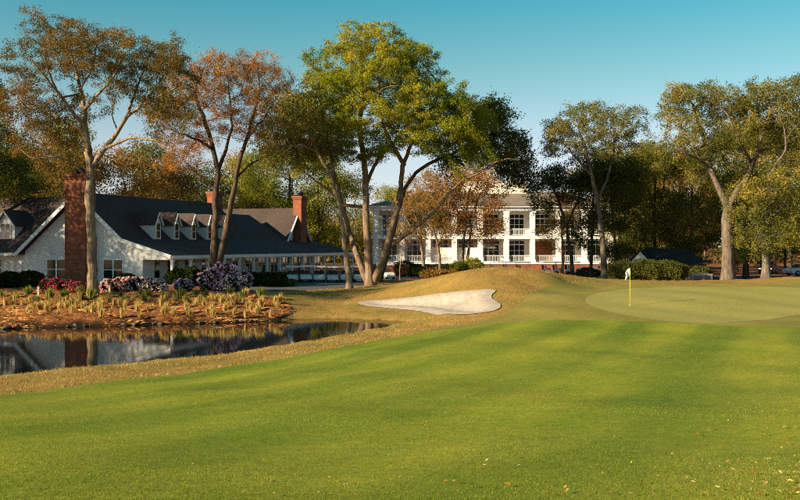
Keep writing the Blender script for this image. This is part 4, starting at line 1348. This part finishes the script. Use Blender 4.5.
shrub('azalea', 'small purple azalea tucked left of the big round purple one', 'azalea', [(0,0,0.4,0.7,0.6,0.42)], at(184,69.5), 1400, 'shrub', 'purple', 1300, seed=64)
shrub('clipped_shrub', 'dark rounded shrub against the left gable wall', 'shrub', [(-.9,0,.6,1.0,.8,.65),(.7,0,.65,1.05,.8,.68)], at(22,74.2), 4200, seed=65)
shrub('clipped_shrub', 'dark shrub at the left edge below the wing eave', 'shrub', [(-.6,0,.6,1.1,.9,.62)], at(-2,74.6), 2600, seed=66)
shrub('clipped_shrub', 'low dark rounded shrub under the right gable window', 'shrub', [(0,0,.5,1.0,.7,.55)], at(126,74.0), 2600, seed=67)
shrub('clipped_shrub', 'dark rounded shrub before the first porch bays', 'shrub', [(-.5,0,.7,.9,.8,.75),(.6,0,.75,.9,.8,.78)], at(184,75.5), 4200, seed=68)
shrub('hedge', 'long low clipped hedge along the porch', 'hedge', [(0,0,.55,2.4,.6,.6)], at(258,83.5), 5200, seed=69, boxy=True)
shrub('hedge', 'lower front hedge beside the cart path', 'hedge', [(0,0,.3,2.2,.5,.33)], at(268,81), 3200, seed=70, boxy=True)
shrub('hedge', 'large dark clipped hedge before the shed, behind the flag', 'hedge', [(-1.8,0,.9,1.6,1.2,1.0),(0,0,1.0,1.8,1.3,1.05),(1.9,0,.95,1.6,1.2,1.0)], at(647,82), 26000, 'dark', seed=71, L=.13, W=.08)
shrub('clipped_shrub', 'dark shrub at the right foot of the shed', 'shrub', [(0,0,.7,1.1,.9,.75)], at(700,85), 3000, 'dark', seed=72)
shrub('clipped_shrub', 'low green box hedge behind the kinked orange tree', 'shrub', [(0,0,.6,2.2,.7,.7)], at(432,113), 3200, 'shrub', seed=73, L=.18, W=.1, boxy=True)
shrub('clipped_shrub', 'low rounded brownish-red shrub on the island before the building', 'shrub', mound_lobes(4.4,1.8,1.15,4,3), at(440,101), 3600, 'orange', None, 0, seed=74, L=.16, W=.09)
shrub('clipped_shrub', 'dark rounded bush right of the oak stems', 'shrub', [(0,0,.9,1.3,1.0,1.0),(1.3,0,.7,1.0,.9,.75)], at(405,106), 3000, 'shrub', seed=75, L=.18, W=.1)
shrub('clipped_shrub', 'leafy bush between the twin trunks and the terrace', 'shrub', [(-.8,0,.9,1.1,1.0,.95),(.8,0,1.1,1.2,1.0,1.1)], at(466,104), 3200, 'lime', seed=76, L=.2, W=.1)
shrub('clipped_shrub', 'dark low bush under the leaning dark live oak', 'shrub', [(0,0,.6,1.3,.9,.65)], at(588,97), 2200, 'dark', seed=77, L=.18, W=.1)
# small bare sapling on the island
px_tree('sapling', 'small bare-branched sapling beside the great oak', 96,
  [([(400,277),(400,268),(401,258),(402,250)], 0.8, 0.35)], [(402,248,7,9,0,.8,5)], 'bark_pale', 'orange', 91, nleaf=2, L=.12, W=.07, spread=.2, clump_r=.5, step=.25, flare=1.1)

# palmetto by the terrace
def palmetto(label, base, n, R, seed):
    rng = random.Random(seed)
    root = empty('palmetto', base)
    MB().tube([(0,0,-.1),(0,0,0.5)], [0.14,0.10], 8).build('trunk', MAT['bark_dark'], root)
    for k in range(n):
        a = 2*math.pi*k/n + rng.uniform(-.2,.2); el = rng.uniform(0.25,1.2)
        d = Vector((math.cos(a)*math.cos(el), math.sin(a)*math.cos(el), math.sin(el)))
        m = MB(); c = Vector((0,0,0.45))+d*R*0.45
        m.tube([(0,0,0.45), tuple(c)], 0.012, 4)
        s = d.cross(Vector((0,0,1))).normalized(); u = s.cross(d)
        for j in range(-4, 5):
            b = j*0.28; q = (d*math.cos(b)+s*math.sin(b)).normalized(); e = c+q*R*0.6-Vector((0,0,0.10))
            m.add([c, c+q*R*0.25+u*0.02+s*0.03*0+q.cross(u)*0.035, e, c+q*R*0.25-q.cross(u)*0.035], [(0,1,2,3)])
        m.build('frond', LEAF['shrub'], root)
    return tag(root, label, 'palmetto')
palmetto('fan-leaved palmetto at the foot of the twin-trunked orange-brown tree', at(457,103), 13, 1.7, 5)

# ------------------------------------------------------------------ grass tufts in the bed
def tuft_mat(name, c1, c2, c3):
    return leaf_mat(name, [(0.0,c1),(0.5,c2),(1.0,c3)], 1.5, 0.35, 1.0)
TM = {'green': tuft_mat('tuft_green', (0.10,0.13,0.02),(0.20,0.23,0.04),(0.36,0.36,0.09)),
      'straw': tuft_mat('tuft_straw', (0.30,0.20,0.06),(0.52,0.37,0.13),(0.70,0.55,0.24))}
def tuft_mesh(seed, n, H, R, droop):
    rng = np.random.default_rng(seed)
    V = []; Fq = []; var = []
    for i in range(n):
        a = rng.uniform(0, 6.283); sp = rng.uniform(0.05, 1)
        b0 = np.array((math.cos(a), math.sin(a), 0))*R*0.22*sp
        h = H*rng.uniform(0.6, 1.0); o = R*sp*rng.uniform(.5,1)
        dv = np.array((math.cos(a), math.sin(a), 0)); sv = np.array((-math.sin(a), math.cos(a), 0))*0.016
        p1 = b0 + dv*o*0.35 + np.array((0,0,h*0.65)); p2 = b0 + dv*o + np.array((0,0,h*(1-droop*sp)))
        k = len(V)
        V += [b0-sv, b0+sv, p1+sv*0.8, p1-sv*0.8, p2]
        Fq += [(k,k+1,k+2,k+3),(k+3,k+2,k+4)]
        var += [rng.random()]*5
    me = bpy.data.meshes.new('grass_tuft')
    me.from_pydata([tuple(v) for v in V], [], Fq)
    at_ = me.attributes.new('var', 'FLOAT', 'POINT'); at_.data.foreach_set('value', np.array(var, np.float32))
    me.update()
    return me
TUFT = {}
for kind in ('green', 'straw'):
    TUFT[kind] = []
    for k in range(3):
        m = tuft_mesh(100+k+(10 if kind == 'green' else 0), 90 if kind == 'green' else 60, 0.55 if kind == 'green' else 0.62, 0.50 if kind == 'green' else 0.38, 0.45 if kind == 'green' else 0.3)
        m.materials.append(TM[kind]); TUFT[kind].append(m)
rt = random.Random(77)
def tuft(kind, px, py, s):
    x, y = hit(px, py, 40, 90)
    o = bpy.data.objects.new('grass_tuft', rt.choice(TUFT[kind]))
    COL.objects.link(o)
    o.location = (x, y, h1(x, y)+0.03)
    o.rotation_euler = (rt.uniform(-.1,.1), rt.uniform(-.1,.1), rt.uniform(0,6.28)); o.scale = (s, s, s*rt.uniform(.85,1.2))
    if kind == 'green': tag(o, 'leafy green grass clump in the upper rows of the pine straw bed', 'grass', 'green grass clumps in the pine straw bed')
    else: tag(o, 'upright straw-coloured grass tuft in the pine straw bed', 'grass', 'straw-coloured grass tufts in the pine straw bed')
for px in range(-14, 262, 15):
    tuft('green', px+rt.uniform(-5,5), 298+rt.uniform(-3,2), rt.uniform(1.1,1.9))
for px in range(-6, 246, 21):
    tuft('green', px+rt.uniform(-6,6), 303+rt.uniform(-2,2.5), rt.uniform(.9,1.5))
for row, (y0, st) in enumerate(((302,19),(305,16),(308,15),(311,15),(314,15),(317,18))):
    for px in range(-10+row*9, 276, st):
        tuft('straw', px+rt.uniform(-7,7), y0+rt.uniform(-1.8,1.8), rt.uniform(.8,1.4))
for px, py in ((236,303),(229,306),(262,309),(212,302),(246,299)):
    tuft('straw', px, py, 1.5)

# pale marker posts in the bed
def post(label, px, py, top, w):
    x, y = hit(px, py, 40, 90); z = h1(x, y); H = (py-top)/F*y
    root = empty('marker_post', (x, y, z))
    m = MB(); m.box(-w/2, w/2, -w/2, w/2, -0.2, H-0.06); m.prism([(-w/2,-w/2,H-0.0599),(w/2,-w/2,H-0.0599),(0,-w/2,H)], (0,w,0))
    m.build('shaft', pmat('weathered_wood', (0.34,0.25,0.16), (0.55,0.44,0.30), 5, 0.9, .3, 20, (1,1,.2)), root)
    return tag(root, label, 'post')
post('pale wooden post at the left end of the red azalea', 38.5, 297, 286, .14)
post('pale wooden post just right of the tall oak trunk', 109.5, 297, 284.5, .14)
# low bench between oak and azalea
bx_, by_ = hit(107, 293.5, 40, 90)
bn = empty('bench', (bx_, by_+1.6, h1(bx_, by_+1.6)))
tag(bn, 'small white bench beneath the right gable window', 'bench')
MB().box(-.75,.75,-.2,.2,.40,.46).build('seat', MAT['trim'], bn)
for sx in (-.62,.62): MB().box(sx-.05,sx+.05,-.17,.17,-.1,.398).build('leg', MAT['trim'], bn)

# stones along the water line
def rock(x, y, s, seed, n):
    rng = np.random.default_rng(seed)
    import bmesh
    bm = bmesh.new(); bmesh.ops.create_icosphere(bm, subdivisions=2, radius=1)
    for v in bm.verts:
        c = np.array(v.co); k = 1+0.18*math.sin(c[0]*3+seed)+0.15*math.sin(c[1]*4+seed*2)+rng.normal()*0.05
        v.co = Vector((c[0]*k*s*1.3, c[1]*k*s, c[2]*k*s*0.6))
    me = bpy.data.meshes.new('bank_stone'); bm.to_mesh(me); bm.free()
    o = link_mesh('bank_stone', me, MAT['stone']); o.location = (x, y, WZ+0.06)
    o.rotation_euler = (0,0,rng.uniform(0,6)); return tag(o, 'small stone at the water line of the pine straw bank', 'stone', 'stones along the far water line')
MAT['stone'] = pmat('bank_stone', (0.025,0.02,0.017), (0.12,0.10,0.08), 3, 0.9, .4, 9)
_sh = [p for p in POND if p[1] > 49 and -24 < p[0] < -6.5]
for k in range(17):
    p = rt.choice(_sh); rock(p[0]+rt.uniform(-.6,.6), p[1]+rt.uniform(0.0,.28), rt.uniform(.07,.18), 200+k, k)

# ------------------------------------------------------------------ golf carts
MAT['cart_white'] = pmat('cart_white', (0.66,0.70,0.70), (0.78,0.80,0.79), 2, 0.35, spec=.5)
MAT['cart_roof'] = pmat('cart_roof', (0.70,0.71,0.69), (0.80,0.80,0.78), 2, 0.5, spec=.4)
MAT['rubber'] = pmat('rubber', (0.012,0.012,0.012), (0.03,0.03,0.03), 6, 0.85)
MAT['vinyl'] = pmat('cart_vinyl', (0.05,0.05,0.05), (0.09,0.085,0.08), 4, 0.6)
MAT['rim'] = pmat('cart_rim', (0.35,0.36,0.36), (0.5,0.5,0.5), 4, 0.4, metal=.6)
MAT['lamp'] = pmat('lamp_lens', (0.75,0.75,0.70), (0.85,0.85,0.8), 4, 0.15, spec=.6)
MAT['shield'] = pmat('cart_windshield', (0.02,0.025,0.028), (0.035,0.04,0.045), 1, 0.08, spec=.6)
def make_cart():
    root = empty('golf_cart', (0,0,0))
    b = MB()   # front faces -y; low cowl, floor pan, seat pod
    prof = [(-1.18,.30),(-1.20,.52),(-1.10,.66),(-.78,.80),(-.62,.84),(-.58,.34),(.05,.30),(.10,.62),(1.05,.66),(1.18,.52),(1.16,.32)]
    b.prism([(-.56,y,z) for y, z in prof][::-1], (1.12,0,0))
    b.box(-.60,.60,-1.26,-1.205,.30,.44)
    b.build('body', MAT['cart_white'], root)
    MB().box(-.5,.5,-.05+.15,.55+.1,.63,.76).build('seat', MAT['vinyl'], root)
    MB().prism([(-.5,.62,.80),(-.5,.70,.80),(-.5,.80,1.18),(-.5,.72,1.18)], (1.0,0,0)).build('backrest', MAT['vinyl'], root)
    r = MB()
    r.prism([(-.66,-.80,1.70),(-.66,-.68,1.76),(-.66,.90,1.76),(-.66,1.0,1.70),(-.66,1.0,1.60),(-.66,-.80,1.60)], (1.32,0,0))
    r.build('canopy', MAT['cart_roof'], root)
    for sx in (-.54,.54):
        MB().tube([(sx,-.72,.78),(sx,-.55,1.64)], .02, 6).build('post', MAT['vinyl'], root)
        MB().tube([(sx,.92,.60),(sx,.82,1.64)], .02, 6).build('post', MAT['vinyl'], root)
    w = MB().tube([(.25,-.45,.62),(.25,-.18,.96)], .018, 6)
    for k in range(12):
        a0, a1 = 2*math.pi*k/12, 2*math.pi*(k+1)/12
        f = lambda a: (.25+.17*math.cos(a), -.18+.11*math.sin(a), .96+.13*math.sin(a))
        w.tube([f(a0), f(a1)], .014, 5)
    w.build('steering_wheel', MAT['rubber'], root)
    for sx in (-.38,.38):
        MB().lathe([(.07,0),(.08,-.02),(.05,-.04)], (sx,-1.165,.56), 10, 'y').build('headlight', MAT['lamp'], root)
    for sx in (-.52,.52):
        for y in (-.80,.82):
            t = MB().lathe([(.10,-.09),(.20,-.09),(.225,-.05),(.225,.05),(.20,.09),(.10,.09)], (sx,y,.225), 14, 'x').build('wheel', MAT['rubber'], root)
            MB().lathe([(.115,-.095),(.115,.095)], (sx,y,.225), 10, 'x').build('rim', MAT['rim'], t)
    for i, sx in enumerate((-.25,.25)):
        MB().tube([(sx,1.12,.5),(sx,1.2,1.25)], [.11,.13], 8).build('golf_bag', MAT['shutter'], root)
    return root
cart0 = make_cart(); _first = [True]
def cart(x, y, rz, label, group):
    o = cart0 if _first[0] else copy_tree(cart0); _first[0] = False
    o.location = (x, y, h1(x, y)+0.02); o.rotation_euler = (0,0,rz); o.scale = (.9,.9,.86)
    return tag(o, label, 'golf cart', group)
names = ['leftmost', 'second from left', 'third from left', 'fourth from left', 'fifth from left', 'rightmost']
for i, px in enumerate((292, 305.5, 319, 332.5, 346, 359)):
    y = 90.0 + 0.25*i
    cart((px-400)/F*y, y, rt.uniform(-.06,.06)+0.12, names[i]+' white golf cart in the row beside the porch', 'golf carts in the row beside the porch')
for i, (px, y, rz) in enumerate(((473,121,1.4),(486,121.5,1.5),(499,121,1.45),(512,121.5,1.5),(525,121,1.6),(551,120,1.3),(562,120.5,1.45),(574,120,1.2))):
    side = ['leftmost','second','third','fourth','rightmost'][i] + ' cart of the line under the terrace behind the mound' if i < 5 else ['left','middle','right'][i-5]+' cart of the three behind the dark leaning live oak'
    cart((px-400)/F*y, y, rz, side, 'golf carts behind the mound')
cart((386-400)/F*98, 98, 0.5, 'lone golf cart in the shade right of the great oak', None)
cart((595-400)/F*112, 112, -.4, 'golf cart by the grey-trunked oak', None)

# ------------------------------------------------------------------ parked cars at the right edge
def car(x, y, rz, paint, label):
    root = empty('parked_car', (x, y, h1(x, y)), rz)
    prof = [(-2.15,.35),(-2.2,.62),(-2.0,.82),(-1.15,.95),(-.55,1.36),(.75,1.40),(1.45,1.02),(2.05,.95),(2.18,.66),(2.1,.35)]
    b = MB(); b.prism([(px_,-.84,z) for px_, z in prof], (0,1.68,0)); b.build('body', paint, root)
    for sy in (-.845,.845):
        MB().prism([(-1.0,sy,.98),(-.5,sy,1.30),(.05,sy,1.32),(.05,sy,.98)], (0,.01 if sy>0 else -.01,0)).build('side_window', MAT['glass'], root)
        MB().prism([(.12,sy,.98),(.12,sy,1.32),(.70,sy,1.33),(1.25,sy,1.02)], (0,.01 if sy>0 else -.01,0)).build('side_window', MAT['glass'], root)
    MB().prism([(-1.14,-.7,.975),(-1.14,.7,.975),(-.60,.66,1.345),(-.60,-.66,1.345)], (-.015,0,.012)).build('windshield', MAT['glass'], root)
    for sx in (-1.35,1.35):
        for sy in (-.78,.78):
            w = MB().lathe([(.2,-.1),(.31,-.1),(.33,-.06),(.33,.06),(.31,.1),(.2,.1)], (sx,sy,.33), 16, 'y').build('wheel', MAT['rubber'], root)
            MB().lathe([(.19,-.105),(.19,.105)], (sx,sy,.33), 12, 'y').build('rim', MAT['rim'], w)
    for sy in (-.6,.6): MB().box(-2.225,-2.12,sy-.18,sy+.18,.60,.72).build('headlight', MAT['lamp'], root)
    return tag(root, label, 'car')
CW = pmat('car_white', (0.62,0.58,0.58), (0.72,0.68,0.67), 1, .3, spec=.5)
CD = pmat('car_dark', (0.02,0.022,0.028), (0.035,0.036,0.042), 1, .25, spec=.5)
car((803-400)/F*112, 112, math.radians(15), CW, 'white parked car at the far right edge under the trees')
car((768-400)/F*120, 120, math.radians(60), CD, 'dark parked car behind the gold-lit oak')

# pale utility boxes beside the shed
for k, (px, d, w, h) in enumerate(((697,84,.55,.75),(706,84.3,.45,.7))):
    x = (px-400)/F*d; z = h1(x, d)
    root = empty('utility_box', (x, d, z)); m = MB(); m.box(-w,w,-.35,.35,-.1,h); m.box(-w-.04,w+.04,-.39,.39,h+.001,h+.07); m.build('cabinet', MAT['rim'], root)
    for j in range(4): MB().box(-w*.8,w*.8,-.375,-.352,.15+j*.13,.22+j*.13).build('vent_slat', MAT['flue'], root)
    tag(root, ['pale grey utility box at the right foot of the shed','smaller pale utility box next to the forked oak trunk'][k], 'utility box')

# ------------------------------------------------------------------ flag
fx, fy = hit(630, 306, 40, 60); fz = h1(fx, fy)+0.034
fl = empty('golf_flag', (fx, fy, fz)); tag(fl, 'white flag on a yellow stick standing in the putting green', 'flag')
MB().tube([(0,0,-.1),(0,0,2.10)], [.022,.016], 8).build('flagstick', pmat('stick_yellow', (0.62,0.42,0.05), (0.70,0.50,0.08), 3, .5), fl)
m = MB(); nu, nv = 8, 7; V = []
for i in range(nu+1):
    for j in range(nv+1):
        u, v = i/nu, j/nv
        xx = -0.02 - 0.26*u + 0.03*math.sin(v*5)*u; zz = 2.08 - 0.42*v - 0.22*u*u - .05*u
        V.append((xx*(1-.15*v), 0.09*math.sin(u*5+v*2)*u, zz))
m.add(V, [(i*(nv+1)+j, (i+1)*(nv+1)+j, (i+1)*(nv+1)+j+1, i*(nv+1)+j+1) for i in range(nu) for j in range(nv)], True)
fo = m.build('flag_cloth', pmat('flag_cloth', (0.74,0.74,0.74), (0.82,0.82,0.82), 3, .8), fl)
so = fo.modifiers.new('thickness', 'SOLIDIFY'); so.thickness = 0.004
MB().lathe([(.055,-.012),(.055,-.004),(.05,.002)], (0,0,0), 14).build('cup', MAT['trim'], fl)

# porch chairs
def chair(x, y, rz, label):
    c = empty('porch_chair', (0,0,0)); 
    c.matrix_world = house.matrix_world
    M_ = Matrix.Translation((HB[0],HB[1],HZ)) @ Matrix.Rotation(math.atan2(.944,.33),4,'Z') @ Matrix.Translation((x,y,.12)) @ Matrix.Rotation(rz,4,'Z')
    c.matrix_world = M_
    MB().box(-.28,.28,-.25,.27,.38,.43).build('seat', MAT['trim'], c)
    b = MB()
    for k in range(5): b.box(-.26+k*.115,-.20+k*.115,.24,.27,.43,1.05)
    b.box(-.28,.28,.235,.275,1.051,1.12); b.build('backrest', MAT['trim'], c)
    for sx in (-.26,.26):
        for sy in (-.22,.24): MB().box(sx-.025,sx+.025,sy-.025,sy+.025,.0,.379).build('leg', MAT['trim'], c)
        MB().box(sx-.04,sx+.04,-.25,.24,.60,.64).build('armrest', MAT['trim'], c)
    return tag(c, label, 'chair', 'white chairs on the porch')
for x, y, a, l in ((12.4,2.1,3.3,'first'),(15.2,2.0,2.9,'second'),(18.1,2.1,3.2,'third'),(24.0,2.0,3.0,'fourth')):
    chair(x, y, a, 'white slatted chair on the porch, '+l+' from the dormer end')

# ------------------------------------------------------------------ fallen leaves on the fairway
LM = [leaf_mat('fallen_'+n, s, 2.0, .1, 1.0) for n, s in (('orange',[(0,(.30,.09,.02)),(1,(.52,.20,.05))]),('yellow',[(0,(.42,.28,.05)),(1,(.62,.46,.12))]),('tan',[(0,(.26,.14,.06)),(1,(.46,.30,.15))]))]
FM = []
for k in range(6):
    m = bpy.data.meshes.new('fallen_leaf'); c = rt.uniform(.008,.02)
    m.from_pydata([(-.045,0,.004),(-.02,.02,c),(.02,.018,c*.8),(.05,0,.010),(.02,-.018,c),(-.02,-.02,c*.6),(0,0,.002)], [], [(0,6,1),(1,6,2),(2,6,3),(3,6,4),(4,6,5),(5,6,0)])
    a = m.attributes.new('var','FLOAT','POINT'); a.data.foreach_set('value', np.full(7, rt.random(), np.float32)); m.materials.append(LM[k % 3]); m.update(); FM.append(m)
n = 0
while n < 210:
    u, v = rt.random(), rt.random()
    px = 800*(1-u**1.7*1.02) if rt.random() < .75 else 800*u; py = 500-150*v**1.5
    dens = (0.25+0.75*max(0,(px-350)/450))*(1 if py > 400 else .35)
    if rt.random() > dens: continue
    x, y = hit(px, py, 4, 60)
    o = bpy.data.objects.new('fallen_leaf', rt.choice(FM)); COL.objects.link(o)
    s = rt.uniform(.20,.40)*(1+.035*y); o.location = (x, y, h1(x, y)+.045); o.scale = (s,s,s); o.rotation_euler = (rt.uniform(-.5,.5), rt.uniform(-.5,.5), rt.uniform(0,6.28))
    tag(o, 'small dry leaf lying on the fairway grass', 'leaf', 'fallen leaves on the fairway'); n += 1

# ------------------------------------------------------------------ grass blades
def blades(name, X, Y, lift, H, Wd, mat, label, lean=.6):
    n = len(X); z = hgt(X, Y)+lift
    a = RNG.uniform(0, 6.283, n); h = H*RNG.uniform(.5,1.2,n); w = Wd*RNG.uniform(.6,1.3,n)*(np.maximum(1, Y/9) if name == 'fairway_grass' else 1); l = RNG.normal(size=(n,2))*lean
    p = np.column_stack([X,Y,z]); s = np.column_stack([np.cos(a)*w/2, np.sin(a)*w/2, np.zeros(n)])
    tip = p + np.column_stack([l[:,0]*h, l[:,1]*h, h])
    V = np.stack([p-s, p+s, tip], 1).reshape(-1,3)
    me = np_mesh(name, V, np.arange(3*n), 3, {'var': np.repeat(RNG.random(n), 3)})
    return tag(link_mesh(name, me, mat), label, 'grass', kind='stuff')
n = 330000
d = 5.6*np.exp(RNG.random(n)*np.log(48/5.6)); X = (RNG.uniform(-60,860,n)-400)/F*d
m_ = seg_dist(X, d, FAIR) < -.1
blades('fairway_grass', X[m_], d[m_], .018, .018, .0045, leaf_mat('blade_fairway', [(0,(.068,.110,.010)),(.5,(.150,.205,.018)),(.85,(.24,.27,.035)),(1,(.36,.32,.07))], .5, .3, .9), 'short fairway grass in the foreground')
n = 150000
X = RNG.uniform(-32, 14, n); Y = RNG.uniform(16, 78, n)
ok = (seg_dist(X, Y, FAIR) > .05) & (seg_dist(X, Y, POND) > .15) & (seg_dist(X, Y, BED) > 0) & (seg_dist(X, Y, SAND) > .05) & (seg_dist(X, Y, FRINGE) > .05) & (seg_dist(X, Y, PATH) > .05) & (np.abs(X/Y) < .46)
ok &= ~((Y > 66) & (X < -9))
blades('rough_grass', X[ok], Y[ok], .0, .085, .020, leaf_mat('blade_rough', [(0,(.18,.125,.03)),(.5,(.38,.25,.07)),(1,(.58,.41,.15))], .4, .3, .9), 'tawny rough grass along the pond and on the mound')

# loose pine straw lying over the bed
n = 70000
X = RNG.uniform(-32, -5, n); Y = RNG.uniform(50, 74, n)
ok = (seg_dist(X, Y, BED) < -.15) & (np.abs(X/Y) < .46)
X, Y = X[ok], Y[ok]; n = len(X)
keep = np.sin(Y*3.3+0.8*np.sin(X*.9)) + .7*np.sin(X*1.9+Y*2.1) + RNG.normal(size=n)*.7 > -.3
X, Y = X[keep], Y[keep]; n = len(X)
a = RNG.normal(0, .7, n); l = RNG.uniform(.08,.20,n); w = .022
z0 = hgt(X, Y) + .05 + .07*np.sin(Y*3.3+0.8*np.sin(X*0.9)) + .05*np.sin(X*2.3+Y*1.7) + RNG.uniform(-.02,.05,n)
p = np.column_stack([X,Y,z0]); dv = np.column_stack([np.cos(a)*l, np.sin(a)*l, RNG.uniform(-.02,.06,n)]); sv = np.column_stack([-np.sin(a)*w, np.cos(a)*w, RNG.uniform(0,.03,n)])
me = np_mesh('pine_straw', np.stack([p-dv-sv, p+dv, p-dv+sv], 1).reshape(-1,3), np.arange(3*n), 3, {'var': np.repeat(RNG.random(n),3)})
tag(link_mesh('pine_straw', me, leaf_mat('straw_needles', [(0,(.13,.045,.015)),(.5,(.48,.20,.06)),(1,(.74,.42,.17))], .3, .2, 1.0)), 'loose orange pine straw lying over the planting bed', 'pine straw', kind='stuff')
